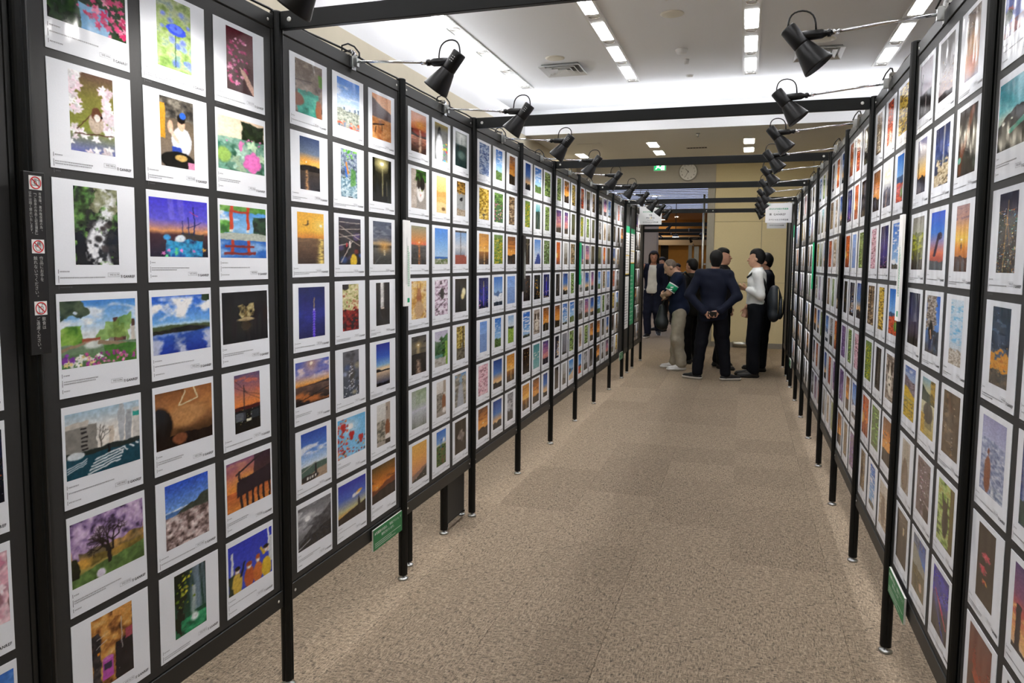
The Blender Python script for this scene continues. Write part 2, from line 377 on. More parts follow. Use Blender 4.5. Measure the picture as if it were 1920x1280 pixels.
# half-width panels with leaflets and one more photo panel beyond the ninth post
YE = [Y0+9.0, Y0+9.535, Y0+10.06, Y0+11.0]
for sd in 'LR':
    X, sg, word = SIDE[sd]
    for j in range(3):
        ya = YE[j]+(.058 if j == 0 else 0); W = YE[j+1]-ya
        e = empty('display_panel' if j == 2 else 'notice_panel', (X, ya if sd == 'L' else YE[j+1], 0), 0 if sd == 'L' else math.pi); panel_parts(e, W, False)
        lb = [f'narrow black panel just beyond the {word} row of photo panels', f'second narrow black panel beyond the {word} row', f'last photo panel at the far end of the {word} wall'][j]
        tag(e, lb, 'display panel'); ROOTS[sd, 9+j] = e
    for j, y in enumerate((YE[0]+.058, YE[1], YE[2], YE[3])):
        post(X-.004*sg, y, f'slim black post of the far narrow panels, {ORD(j+1)} of four, {word} wall', f'far posts of the {word} wall')
# support panel standing behind the third post of the left wall
sp = tag(empty('support_panel', (-1.668, 3.49, 0)), 'black support panel reaching the floor behind the left photo wall', 'panel')
bevel(box('board', (-.012, .010, .5145, .80, .05, 1.2), M_board, sp), .002, 1); box('floor_rail', (-.014, .014, .520, .80, .018, .05), M_chrome, sp)
for dy, nm in ((0, 'nearer'), (.49, 'farther')):
    post(-1.668, 3.49+dy, f'black post behind the left photo wall, {nm} one beside the support panel', 'posts behind the left wall')

# beams across the aisle
for k, wd in ((1, 'nearest'), (3, 'second'), (5, 'third'), (7, 'fourth'), (9, 'fifth'), (11, 'sixth')):
    b = tag(empty('cross_beam', (0, Y0+k, 0)), f'black cross beam over the aisle between facing posts, {wd} from the camera', 'beam', 'beams across the aisle')
    bevel(box('bar', (XL+.024, XR-.024, -.012, .012, 2.436, 2.4985), M_black, b), .002, 1)
    for q in ((XL+.06, XR-.06) if k != 11 else (XL+.06, -.62, -.52, XR-.06)):
        s = link('screw', ME_screw, b); s.location = (q, -.012, 2.468); s.rotation_euler = (0, 0, -math.pi/2); s.scale = (1, 1.6, 1.6)

# ------------------------------------------------------------------ clip-on spotlights
M_shade = mat('lamp_black', '0a0a0a', .36, .0, var=.08, scale=50, spec=.34)
M_cord = mat('cord_black', '0c0c0c', .5, var=.1)
M_bulb = mat('bulb_glow', 'fff7ea', .4, emit=18, var=0)
HEAD = Vector((.398, 0, 2.322)); BACK = Vector((.496, 0, 2.446))          # local: x out from the wall plane, lamp mouth and back
AX = (HEAD-BACK).normalized()
def spot_parts():
    d = {}
    d['clamp'] = MB().box(-.03, .012, -.016, .016, 2.488, 2.506).box(.006, .016, -.016, .016, 2.425, 2.5).box(-.036, -.028, -.016, .016, 2.42, 2.506).mesh('clamp', M_chrome)
    d['clamp_block'] = MB().box(.016, .036, -.009, .009, 2.438, 2.482).mesh('clamp_block', M_steel)
    end = Vector((.345, 0, 2.430))
    d['arm'] = MB().tube([(.03, 0, 2.458), (.12, 0, 2.452), tuple(end)], .0052, 10).mesh('arm', M_chrome, True)
    d['arm_tip'] = MB().tube([tuple(end-Vector((.012, 0, -.001))), tuple(end+Vector((.014, 0, -.001)))], .009, 12).mesh('arm_tip', M_chrome, True)
    hb = MB(); o = end+Vector((.014, 0, -.002))
    hb.tube([o, o+Vector((.012, 0, 0)), o+Vector((.013, 0, 0)), o+Vector((.03, 0, -.001)), o+Vector((.075, 0, -.003)), o+Vector((.10, 0, -.004)), o+Vector((.112, 0, -.005))], [.013, .013, .009, .016, .0175, .016, .009], 14)
    d['handle'] = hb.mesh('handle', M_shade, True)
    L = (HEAD-BACK).length
    d['shade'] = MB().lathe([(L*.44, .027), (L*.48, .031), (L, .054), (L+.006, .0545), (L+.006, .0525), (L*.5, .029), (L*.44, .024)], BACK, AX, 36).mesh('shade', M_shade, True)
    d['housing'] = MB().lathe([(-.012, 0), (-.012, .026), (-.008, .0285), (L*.40, .0285), (L*.455, .0275), (L*.455, 0)], BACK, AX, 30).mesh('housing', M_shade, True)
    sl = MB(); pv = AX.cross(Vector((0, 1, 0)))
    for q in (.012, .022, .032):
        c = BACK+AX*q+Vector((0, -.0283, 0)); u = pv*.007; v = AX*.0011
        sl.add([c-u-v, c+u-v, c+u+v, c-u+v], [(0, 1, 2, 3)])
    d['vent_slot'] = sl.mesh('vent_slot', M_steel)
    d['bulb'] = MB().lathe([(L*.60, 0), (L*.62, .012), (L*.70, .026), (L*.76, .027), (L*.78, 0)], BACK, AX, 20).mesh('bulb', M_bulb, True)
    b0 = BACK-AX*.010; h0 = o+Vector((.05, 0, .014))
    pts = []
    for i in range(13):
        t = i/12; p = h0.lerp(b0, t)+Vector((.012*math.sin(math.pi*t*2)*-1, .004, .062*math.sin(math.pi*t)**.8)); pts.append(p)
    d['cord'] = MB().tube(pts, .0032, 8).mesh('cord', M_cord, True)
    pts = [(-.03, -.02, 2.50), (-.01, -.05, 2.515), (.0, -.02, 2.53), (.012, .01, 2.525), (.03, .02, 2.50), (.04, .004, 2.475)]
    d['cord_loop'] = MB().tube(pts, .0036, 8).mesh('cord_loop', M_cord, True)
    return d
SPOT = spot_parts()
LIGHT = bpy.data.lights.new('spot_bulb', 'SPOT'); LIGHT.energy = SPOT_W; LIGHT.color = (1.0, .965, .935); LIGHT.spot_size = math.radians(112); LIGHT.spot_blend = .75; LIGHT.shadow_soft_size = .03
rs = random.Random(4)
def spotlight(x, y, sd, label, group):
    e = empty('clip_spotlight', (x, y, 0), (0 if sd == 'L' else math.pi)+rs.uniform(-.05, .05)); tag(e, label, 'spotlight', group)
    for nm, me in SPOT.items(): link(nm, me, e)
    l = bpy.data.objects.new('spot_bulb_light', LIGHT); COL.objects.link(l); l.parent = e
    p = BACK+AX*((HEAD-BACK).length*.86); l.location = p; l.rotation_euler = AX.to_track_quat('-Z', 'Y').to_euler()
for sd in 'LR':
    X, sg, word = SIDE[sd]
    ys = [(k, Y0+k+.5+.02) for k in range(0 if sd == 'L' else 1, 9)]+[(9, Y0+9.42), (10, Y0+10.42)]
    for i, (k, y) in enumerate(ys):
        spotlight(X, y, sd, f'black cone spotlight on a chrome arm, {ORD(i+1)} from the camera on the {word} wall', f'clip-on spotlights of the {word} wall')
# power cable lying along the top of the right panels
pts = []
for i in range(60):
    y = Y0+.9+8.2*i/59; pts.append((XR+.018+.006*math.sin(i*1.7), y, HP+.006+.008*abs(math.sin(i*.9))))
tag(MB().tube(pts, .0045, 6).build('power_cable', M_cord, None, True), 'thin black power cable lying along the top of the right panels', 'cable')
pts = [(XL-.02+.006*math.sin(i*1.3), Y0+.2+8.9*i/69, HP+.004+.008*abs(math.sin(i*.8))) for i in range(70)]
tag(MB().tube(pts, .0045, 6).build('power_cable', M_cord, None, True), 'thin black power cable lying along the top of the left panels', 'cable')
# ------------------------------------------------------------------ the printed photographs: small colour fields drawn in code
def vnoise(seed, w, h, fx, fy, oct=3):
    rg = np.random.RandomState(seed); out = np.zeros((h, w)); amp = 1.; tot = 0
    for o in range(oct):
        nx, ny = int(fx)+2, int(fy)+2; g = rg.rand(ny, nx)
        x = np.linspace(0, fx, w, endpoint=False); y = np.linspace(0, fy, h, endpoint=False)
        x = np.minimum(x, nx-1.001); y = np.minimum(y, ny-1.001)
        xi, yi = x.astype(int), y.astype(int); xf, yf = x-xi, y-yi; xf = xf*xf*(3-2*xf); yf = yf*yf*(3-2*yf)
        a = g[np.ix_(yi, xi)]*(1-xf)+g[np.ix_(yi, xi+1)]*xf; b = g[np.ix_(yi+1, xi)]*(1-xf)+g[np.ix_(yi+1, xi+1)]*xf
        out += amp*(a*(1-yf[:, None])+b*yf[:, None]); tot += amp; amp *= .5; fx *= 2; fy *= 2
    return out/tot
def warp(img, seed, amp, f):
    h, w, _ = img.shape; du = (vnoise(seed, w, h, f, f*h/w, 3)-.5)*2*amp*w; dv = (vnoise(seed+9, w, h, f, f*h/w, 3)-.5)*2*amp*w
    x = np.clip(np.arange(w)[None]+du, 0, w-1.001); y = np.clip(np.arange(h)[:, None]+dv, 0, h-1.001); xi, yi = x.astype(int), y.astype(int); fx, fy = (x-xi)[..., None], (y-yi)[..., None]
    x1, y1 = np.minimum(xi+1, w-1), np.minimum(yi+1, h-1)
    return (img[yi, xi]*(1-fx)+img[yi, x1]*fx)*(1-fy)+(img[y1, xi]*(1-fx)+img[y1, x1]*fx)*fy
class Pic:
    def __init__(s, w, h, seed):
        s.w, s.h, s.sd = w, h, seed; s.k = 0
        s.u, s.v = np.meshgrid((np.arange(w)+.5)/w, (np.arange(h)+.5)/h); s.a = np.zeros((h, w, 3)); s.asp = h/w
    def seed(s): s.k += 1; return (s.sd*131+s.k*17) % 2**31
    def rnd(s): return np.random.RandomState(s.seed())
    def over(s, m, c):
        c = hx(c) if isinstance(c, str) else c; m = np.clip(m, 0, 1)[..., None]; s.a = s.a*(1-m)+c*m
    def g(s, spec):                                       # vertical gradient "0 rrggbb .5 rrggbb"
        t = spec.split(); p = [float(x) for x in t[0::2]]; c = np.array([hx(x) for x in t[1::2]])
        for i in range(3): s.a[..., i] = np.interp(s.v, p, c[:, i])
    def hg(s, u0, u1, c, amt=1.): s.over(np.clip((s.u-u0)/(u1-u0), 0, 1)*amt, c)
    def n(s, amt=.1, sc=8):
        k = vnoise(s.seed(), s.w, s.h, sc, sc*s.asp, 3)-.5; s.a *= (1+2*amt*k)[..., None]
    def sun(s, u, v, r, c='fff6d0', glow='ffb040', gr=.3, ga=.7):
        d = np.hypot(s.u-u, (s.v-v)*s.asp); s.over(ga*np.exp(-(d/gr)**2), glow); s.over((r-d)/(.25*r)+.5, c)
    def cl(s, v0, v1, c, amt=.8, sc=4, seedup=0, st=2.2, th=.5):
        k = vnoise(s.seed(), s.w, s.h, sc, sc*s.asp*st, 4); m = np.clip((k-th)*6, 0, 1)*amt*((s.v > v0) & (s.v < v1))
        e = np.clip(np.minimum(s.v-v0, v1-s.v)/.08, 0, 1); s.over(m*e, c)
    def rg(s, v, amp, c, f=3, tilt=0., oct=4, tex=0.):
        k = vnoise(s.seed(), s.w, 1, f, 1, oct)[0]-.5; ln = v+amp*2*k+tilt*(s.u[0]-.5)
        m = np.clip((s.v-ln[None])*s.h+.5, 0, 1); c = hx(c)
        if tex: c = c[None, None]*(1+tex*2*(vnoise(s.seed(), s.w, s.h, 14, 14*s.asp, 3)-.5))[..., None]
        s.over(m, c)
    def sea(s, v, c1, c2, rip=.15, f=30):
        t = np.clip((s.v-v)/(1-v+1e-6), 0, 1)[..., None]; c = hx(c1)*(1-t)+hx(c2)*t
        k = vnoise(s.seed(), s.w, s.h, 5, f*s.asp, 2)-.5; c = c*(1+rip*2*k)[..., None]; s.over((s.v > v)*1., c)
    def gl(s, u, v, c, w=.04, amt=.9, v1=1.):
        k = vnoise(s.seed(), s.w, s.h, 10, 46, 2); ww = w*(1+1.2*np.clip(s.v-v, 0, 1))
        s.over((s.v > v)*(s.v < v1)*np.exp(-((s.u-u)/ww)**2)*amt*np.clip(k*2.2-.3, 0, 1), c)
    def bl(s, n, v0, v1, cols, r0, r1, u0=0., u1=1., soft=.35, asp=1.):
        r_ = s.rnd(); cs = cols.split()
        for i in range(n):
            u, v, r = r_.uniform(u0, u1), r_.uniform(v0, v1), r_.uniform(r0, r1); c = hx(cs[r_.randint(len(cs))])*r_.uniform(.85, 1.1)
            dx, dy = s.u-u, (s.v-v)*s.asp*asp; d = np.hypot(dx, dy); ph = r_.uniform(0, 6.3)
            if soft < .6: d = d/(1+.28*np.sin(5*np.arctan2(dy, dx)+ph)+.12*np.sin(3*np.arctan2(dy, dx)-ph))
            c = c*(1+.18*(vnoise(s.sd+i, s.w, s.h, 30, 30, 1)-.5)[..., None]) if r > .05 and n < 30 else c
            s.over((r-d)/(soft*r)+.5, np.clip(c, 0, 1))
    def tx(s, v0, v1, cols, sc=10, u0=0., u1=1., st=1., amt=1., edge=.04):
        cs = np.array([hx(c) for c in cols.split()]); k = vnoise(s.seed(), s.w, s.h, sc, sc*s.asp*st, 4); k = np.clip((k-.22)/.56, 0, 1)
        c = np.stack([np.interp(k, np.linspace(0, 1, len(cs)), cs[:, i]) for i in range(3)], -1)
        j = (vnoise(s.seed(), s.w, s.h, 6, 6*s.asp, 3)-.5)*2*edge
        m = np.clip(np.minimum(np.minimum(s.v-v0+j, v1-s.v+j)*s.h, np.minimum(s.u-u0+j, u1-s.u+j)*s.w)+.5, 0, 1)
        if v0 <= 0: m = np.where(s.v < .02, np.clip(np.minimum(s.u-u0+j, u1-s.u+j)*s.w+.5, 0, 1), m)
        s.over(m*amt, c)
    def rc(s, u0, v0, u1, v1, c, amt=1.): s.over(((s.u > u0) & (s.u < u1) & (s.v > v0) & (s.v < v1))*amt, c)
    def el(s, u, v, ru, rv, c, soft=.2, amt=1.):
        d = np.hypot((s.u-u)/ru, (s.v-v)/rv); s.over(np.clip((1-d)/soft+.5, 0, 1)*amt, c)
    def ln(s, u0, v0, u1, v1, w, c, amt=1.):
        du, dv = u1-u0, (v1-v0)*s.asp; L2 = du*du+dv*dv+1e-9
        t = np.clip(((s.u-u0)*du+(s.v-v0)*s.asp*dv)/L2, 0, 1); d = np.hypot(s.u-u0-t*du, (s.v-v0)*s.asp-t*dv)
        s.over(np.clip((w-d)*s.w+.5, 0, 1)*amt, c)
    def wf(s, u, w, v0, v1, c='eef2f4', f=18, amt=.95, drift=0.):
        k = vnoise(s.seed(), s.w, s.h, f, 2.5, 2); uu = s.u-u-drift*(s.v-v0)
        s.over((s.v > v0)*(s.v < v1)*np.clip(1-np.abs(uu)/w, 0, 1)**.5*np.clip(k*2-.25, 0, 1)*amt, c)
    def pt(s, n, v0, v1, cols, u0=0., u1=1., a=1.):
        r_ = s.rnd(); cs = cols.split(); iu = (r_.uniform(u0, u1, n)*s.w).astype(int).clip(0, s.w-1); iv = (r_.uniform(v0, v1, n)*s.h).astype(int).clip(0, s.h-1)
        for i, j in zip(iu, iv): s.a[j, i] = s.a[j, i]*(1-a)+a*hx(cs[r_.randint(len(cs))])
    def city(s, v, h, cols, n=14, lit=None, u0=0., u1=1., base=1.):
        r_ = s.rnd(); cs = cols.split()
        for i in range(n):
            u = u0+(u1-u0)*r_.rand(); w = r_.uniform(.03, .09); t = v-h*r_.rand()**1.5; s.rc(u-w/2, t, u+w/2, base, cs[r_.randint(len(cs))])
            if lit: s.pt(int(10*(base-t)/.3)+2, t, min(base, v+.3), lit, max(0, u-w/2), min(1, u+w/2), .8)
    def fw(s, u, v, r, cols, n=40):
        r_ = s.rnd(); cs = cols.split()
        for i in range(n):
            a = r_.uniform(0, 2*math.pi); q = r*r_.uniform(.5, 1); p = r*.1
            s.ln(u+p*math.cos(a), v+p*math.sin(a)/s.asp, u+q*math.cos(a), v+q*math.sin(a)/s.asp+.02, .011, cs[r_.randint(len(cs))], .8)
    def tree(s, u, v, h, c='2a1c16', spread=.5, dep=5, w=.018):
        r_ = s.rnd()
        def br(x, y, a, l, ww, d):
            x1, y1 = x+l*math.cos(a), y-l*math.sin(a)/s.asp; s.ln(x, y, x1, y1, ww, c)
            if d > 0:
                for k in range(2 if d < dep else 3): br(x1, y1, a+r_.uniform(-spread, spread)*1.3, l*r_.uniform(.62, .85), ww*.62, d-1)
        br(u, v, math.pi/2, h, w, dep)
    def fl(s, u, v, r, c, cen='f0d040', n=6, sq=1.):
        for i in range(n):
            a = 2*math.pi*i/n+.3; s.el(u+.55*r*math.cos(a), v+.55*r*math.sin(a)/s.asp*sq, r*.5, r*.5/s.asp*sq, c, .3)
        if cen: s.el(u, v, r*.2, r*.2/s.asp, cen, .3)

PRE = {                                                   # scene kinds for the smaller prints: (words, drawing)
'sg': ('golden sunset over the sea', lambda p: (p.g('0 c98a3a .35 f0a63c .55 f6c060 1 40301f'), p.cl(0, .5, 'a06a38', .5, 3), p.sea(.58, 'b0702c', '2c2018'), p.sun(.55, .45, .05), p.gl(.55, .58, 'ffd890'))),
'so': ('orange sunset behind dark hills', lambda p: (p.g('0 7a4a2c .4 e0862c .62 f2a040 1 e08030'), p.cl(0, .6, '5a3420', .5, 3), p.sun(.5, .52, .045), p.rg(.68, .08, '241812'))),
'sb': ('blue evening sky above a dark skyline', lambda p: (p.g('0 1c3f8c .45 3f74c0 .7 e6b27a .8 f0c890 1 c08050'), p.rg(.78, .07, '141820', 5))),
'sp': ('purple and pink dusk sky', lambda p: (p.g('0 4a3a7c .4 9a5a94 .65 e08a80 1 40304c'), p.cl(.1, .7, 'f0a088', .6, 3), p.rg(.76, .06, '221c2c', 4))),
'sk': ('bright blue sky over green land', lambda p: (p.g('0 2f6fd0 .6 8fc0ee 1 cfe4f4'), p.cl(.05, .6, 'ffffff', .7, 3), p.rg(.7, .05, '54703a', 4, tex=.4))),
'sc': ('white clouds in a blue sky', lambda p: (p.g('0 2c66c8 .6 6fa6e4 1 b8d4ee'), p.cl(0, 1.1, 'ffffff', .95, 3), p.rg(.88, .04, '4c5248', 5))),
'fl': ('pink blossoms', lambda p: (p.g('0 b8888c 1 8c6a66'), p.tx(0, 1, '6a4a44 c890a0 f4d0d8 e8a8b8', 7), p.bl(40, 0, 1, 'f8dce2 f0b4c4 e890ac', .03, .08))),
'fy': ('yellow flowers', lambda p: (p.g('0 6f8f4a 1 4a6a2c'), p.tx(.1, 1, '3c5c24 7c9c34 d8b828', 9), p.bl(46, .15, 1, 'f4c81c e8b010 f8dc50', .03, .07))),
'fw': ('white flowers among leaves', lambda p: (p.tx(0, 1, '2c4a24 54743c 9ab484', 8), p.bl(40, .1, 1, 'f4f4ee e4e8e0 d8dccc', .02, .055))),
'ft': ('pink and yellow tulips', lambda p: (p.g('0 507844 1 3a6230'), p.tx(0, .35, '2c4a24 5c8440 90b060', 8), p.bl(44, .35, 1, 'f060a0 f8a0c8 f4e060 ffffff e03880', .03, .065))),
'fr': ('red autumn leaves', lambda p: (p.tx(0, 1, '3a1c14 8c2c1c d8502c f0a050', 8), p.bl(40, 0, 1, 'd03020 e85c30 b02018', .02, .05))),
'fd': ('yellow blossoms glowing in the dark', lambda p: (p.g('0 18180f 1 0c0c0a'), p.bl(22, .2, .9, 'f4a820 ffd040 e88814', .04, .09, soft=.8))),
'gr': ('green foliage', lambda p: (p.tx(0, 1, '20381a 4a7030 86a84c c8d890', 7), p.n(.2, 20))),
'fo': ('dark forest', lambda p: (p.tx(0, 1, '10160f 24301c 3c4a2a', 6), p.wf(.5, .3, 0, .7, '9aa878', 12, .5))),
'ye': ('yellow autumn trees', lambda p: (p.tx(0, 1, '4a3a1c a8842c e8c040 f4e08c', 7), p.tree(.5, 1, .22, '2c2218', .5, 4, .02))),
'nt': ('city lights at night', lambda p: (p.g('0 10142c .5 1c2040 1 0c0c14'), p.city(.6, .4, '14182a 1c2034 0e101c', 12, 'ffd080 ffb050 f0f0ff 80c0ff'), p.bl(14, .6, 1, 'ffb040 ff7030 ffe090', .01, .025))),
'nb': ('blue illuminated tower at night', lambda p: (p.g('0 141a54 .7 2a2f88 1 0c1030'), p.n(.2, 4), p.ln(.5, .25, .5, .9, .03, '7a60f0'), p.ln(.5, .12, .5, .3, .012, 'f0d860'), p.pt(14, .7, 1, 'ffd080 ff80c0'))),
'no': ('orange lights glowing in the dark', lambda p: (p.g('0 2a120a 1 140a08'), p.bl(26, .1, .95, 'ff8820 ffb040 e05c14 ffe0a0', .02, .06, soft=.9), p.rg(.7, .1, '1a0c08', 3))),
'dk': ('dim interior in dark tones', lambda p: (p.g('0 1c1a1a .5 3a3430 1 141214'), p.bl(8, .1, .9, '6a5a4c 8c7a64 46505c', .05, .14, soft=.9), p.n(.3, 6))),
'bw': ('grey monochrome scene', lambda p: (p.g('0 8c8c90 .5 c4c4c8 1 4a4a4c'), p.cl(0, .6, '5c5c60', .7, 3), p.rg(.65, .1, '38383a', 4, tex=.5), p.n(.2, 10))),
'br': ('brown earthy close-up', lambda p: (p.tx(0, 1, '3a2c20 6c543c a08460 c8b08c', 5), p.n(.2, 14))),
'be': ('pale beige close-up', lambda p: (p.g('0 d8cdbc 1 b4a08a'), p.tx(.3, 1, 'a88c70 c8b498 e4d8c4', 4), p.el(.5, .6, .22, .3, '7c6450', .6))),
'sn': ('snowy mountain under a blue sky', lambda p: (p.g('0 3a74d0 .6 9cc4ee 1 c8dcf0'), p.rg(.5, .16, '5a78a8', 2.5), p.rg(.62, .1, 'e8eef6', 3, tex=.25), p.rg(.86, .03, '2c3848', 6))),
'fj': ('blue mountain peak in pale sky', lambda p: (p.g('0 4a86dc .7 cfe2f6 1 e8f0f8'), p.over(np.clip((p.v-.45-np.abs(p.u-.62)*.9)*p.h, 0, 1), '2c4a9c'), p.over(np.clip((.62-p.v)*8, 0, 1)*np.clip((p.v-.45-np.abs(p.u-.62)*.9)*p.h, 0, 1), 'e8eefa'))),
'wt': ('teal water', lambda p: (p.g('0 9ac8cc .4 3a8c94 1 144a54'), p.tx(.3, 1, '12444c 2c8088 7cc0c0', 5, st=2), p.rg(.3, .08, '28443c', 4))),
'sm': ('teal sky with small clouds', lambda p: (p.g('0 4a9094 1 8cc0bc'), p.bl(14, .3, .6, 'f0ead8 e0dccc', .04, .1, soft=.7))),
'an': ('animal face close-up', lambda p: (p.tx(0, 1, '6a5c50 a8988a d8ccbe', 4), p.el(.5, .55, .24, .3, 'e8dcc8', .3), p.el(.38, .5, .05, .035, '1c1612', .3), p.el(.6, .5, .05, .035, '1c1612', .3), p.el(.5, .65, .05, .035, '3a2420', .3), p.el(.3, .28, .1, .14, '4a3a30', .3), p.el(.7, .28, .1, .14, '4a3a30', .3))),
'st': ('street with buildings', lambda p: (p.g('0 a8c4e0 .5 dce6ee 1 8c8c90'), p.city(.65, .45, 'a89c90 c8bcae 7c746c 5a5a60', 10), p.rc(0, .75, 1, 1, '6c7074'), p.ln(.3, 1, .5, .72, .01, 'e8e8e8'), p.ln(.7, 1, .52, .72, .01, 'e8e8e8'))),
'mo': ('full moon in a dark sky', lambda p: (p.g('0 2c241e 1 30281f'), p.el(.5, .5, .3, .3/p.asp, 'a89c94', .08), p.el(.42, .45, .1, .09, '7c716a', .7), p.el(.58, .58, .09, .07, '857a72', .7))),
'rb': ('rainbow in a grey sky', lambda p: (p.g('0 8a8c94 1 6c6c74'), [p.over(np.exp(-((np.hypot(p.u-1.1, (p.v-1.1)*p.asp)-r)/.025)**2)*.6, c) for r, c in ((.95, 'e07060'), (.91, 'e8c060'), (.87, '70b878'), (.83, '7080d0'))], p.rg(.88, .04, '3c4038', 5))),
'bp': ('pale blue sky fading into mist', lambda p: (p.g('0 6f9ce8 .5 90b4ec 1 7898d8'), p.rg(.4, .03, '7c9cd4', 3), p.n(.05, 3))),
'fg': ('green field under a wide sky', lambda p: (p.g('0 8cb4e0 .4 dce8f0 1 dce8f0'), p.rg(.4, .03, '3a4434', 6), p.tx(.48, 1, '5c8828 8cb040 b8d060', 8, st=2))),
'be2': ('sandy beach and blue sea', lambda p: (p.g('0 3f88dc .45 a8d0f0 1 d8c8a8'), p.sea(.45, '3a80b8', '88b8cc'), p.rg(.66, .03, 'd8bc98', 2, tilt=-.3), p.el(.25, .5, .16, .1, '5a4a3c', .2))),
'rd': ('red flowers and blue sky', lambda p: (p.g('0 2c74dc .5 7cb4f0 1 b0d0f0'), p.rg(.5, .08, '3a5c88', 2), p.tx(.6, 1, 'a82c1c d84c2c e87c48', 9), p.el(.8, .8, .18, .1, '6c9c38', .4))),
'pu': ('purple wisteria haze', lambda p: (p.g('0 6a4a7c 1 8c6aa0'), p.tx(0, 1, '4a3458 7c5c98 b494c8', 6, st=.5))),
'lv': ('blue winter frost', lambda p: (p.tx(0, 1, '3a4a7c 6c84b4 a8bcdc e4ecf6', 9), p.bl(20, 0, 1, 'f0f4fa c8d8f0', .01, .03))),
'mt': ('misty grey landscape', lambda p: (p.g('0 c8c8c4 .5 a4a29c 1 7c7870'), p.rg(.5, .08, '8c8880', 3), p.rg(.7, .08, '605c54', 3))),
'or': ('glowing orange abstract', lambda p: (p.g('0 c8501c .6 e07828 1 8c2c10'), p.n(.2, 4), p.el(.15, .6, .1, .14, 'f8dc70', .4))),
'wh': ('bright white light burst', lambda p: (p.g('0 f0ece0 .4 fffdf4 .7 6c6c78 1 3a3434'), p.sun(.6, .25, .2, 'ffffff', 'ffe8b0', .5), p.rg(.6, .12, '4c4850', 3), p.gl(.4, .6, 'e8b890'))),
}
# hand-drawn compositions for the nearer prints: row by row, three columns from the picture's left; shape p tall, q broad, l wide
CUS = {}
def put(sd, k, r, c, shape, words, fn): CUS[sd, k, r, c] = (shape, words, fn)
P0 = lambda r, c, *a: put('L', 0, r, c, *a)
P0(0, 0, 'l', 'red roses climbing under a glass dome', lambda p: (p.tx(0, 1, '10200e 1e3a1a 3a5c26', 9), p.tx(.62, 1, '58a0d8 9cc8ec', 4, .4, .75), p.ln(.1, .2, .4, .08, .012, 'a8b0b8'), p.ln(.4, .08, .75, .3, .012, 'a8b0b8'), p.bl(60, 0, 1, 'e83c78 f06090 d02860 f890b0', .02, .05, .55, 1.), p.bl(26, .2, .8, 'c82c54 e05080', .015, .03, .1, .6)))
P0(0, 1, 'p', 'blue cornflower in a green meadow', lambda p: (p.g('0 8c8878 .3 a8b878 1 7cb04c'), p.tx(0, 1, '6c8c3c 9cbc60 c0cc9c 7ca0b0', 5, amt=.7), p.bl(14, 0, 1, '5c78e0 7c90f0 88a0e8', .05, .1, soft=.9), p.ln(.54, .45, .52, .95, .012, '2c4a24'), p.fl(.55, .42, .28, '3c54f0', '2c34b8', 9, .6), p.fl(.55, .40, .2, '5c78ff', '4a58e0', 7, .6)))
P0(0, 2, 'p', 'pink plum blossoms and a reaching hand', lambda p: (p.g('0 5c1c28 .4 7c5c5c 1 4a3434'), p.bl(60, .15, .9, 'f080b0 f8b0cc e05890 c84878', .03, .07, .05, .75), p.ln(.6, .65, 1, .95, .09, 'e0b4a0'), p.ln(.5, .6, .72, .72, .03, 'e8c0ac')))
P0(1, 0, 'p', 'sparrow among white cherry blossoms', lambda p: (p.g('0 6c5044 .3 84803c .7 8c9440 1 7078c0'), p.bl(30, 0, .5, 'f8eaf0 f0d4e0 ffffff', .06, .1, 0, .22), p.bl(34, .15, .75, 'f8eaf0 f0d4e0 ffffff', .06, .1, .72, 1.), p.bl(12, .7, 1, 'f8eaf0 ffffff', .06, .1), p.ln(.1, .78, .95, .74, .014, '5a3a2c'), p.ln(.15, .72, .65, .42, .012, '5a3a2c'), p.el(.58, .62, .16, .13, 'c8b4a0', .15), p.el(.6, .5, .12, .09, '6c4430', .15), p.el(.6, .54, .07, .05, 'f0e8e0', .2), p.el(.7, .52, .03, .02, '18100c', .2)))
P0(1, 1, 'p', 'person in a blue cap behind a meal', lambda p: (p.g('0 4a4238 .5 7c6c58 1 8c7c6c'), p.tx(0, .3, '2c2a28 5c564c 9c9484', 6), p.rc(0, .1, .15, .6, 'd89c2c'), p.el(.62, .62, .3, .22, 'e4e8f4', .1), p.rc(.32, .7, .6, .78, '2c48b0'), p.el(.62, .36, .11, .1, 'e8b898', .15), p.el(.62, .28, .13, .07, '1c1814', .2), p.el(.66, .23, .1, .05, '2c64d8', .2), p.el(.3, .42, .08, .09, 'e8b898', .2), p.ln(.3, .46, .5, .62, .05, 'e8c8b0'), p.el(.5, .9, .5, .14, '16140f', .1), p.el(.6, .85, .18, .05, 'd8b060', .2), p.rc(.8, .9, 1, 1, 'e890b8')))
P0(1, 2, 'l', 'pink lotus flowers and broad leaves', lambda p: (p.g('0 f4d8b8 .3 f8e8c8 1 6c9470'), p.tx(.05, .45, '1c2414 38482c', 6, .5, 1.), p.tx(.38, 1, '2c5c44 5c9078 90bca8 b8d0b4', 6), p.bl(18, .45, 1, '3c7c64 6ca48c a8ccb8 4c8c70 b8d8b0', .07, .12), p.el(.12, .72, .14, .14, '9cc45c', .3), p.fl(.72, .8, .2, 'f070c0', 'f8a8d8', 5), p.el(.74, .78, .1, .2, 'f878c8', .2), p.el(.48, .5, .04, .1, 'f080c0', .2), p.bl(7, .35, .48, 'f080c8', .012, .025)))
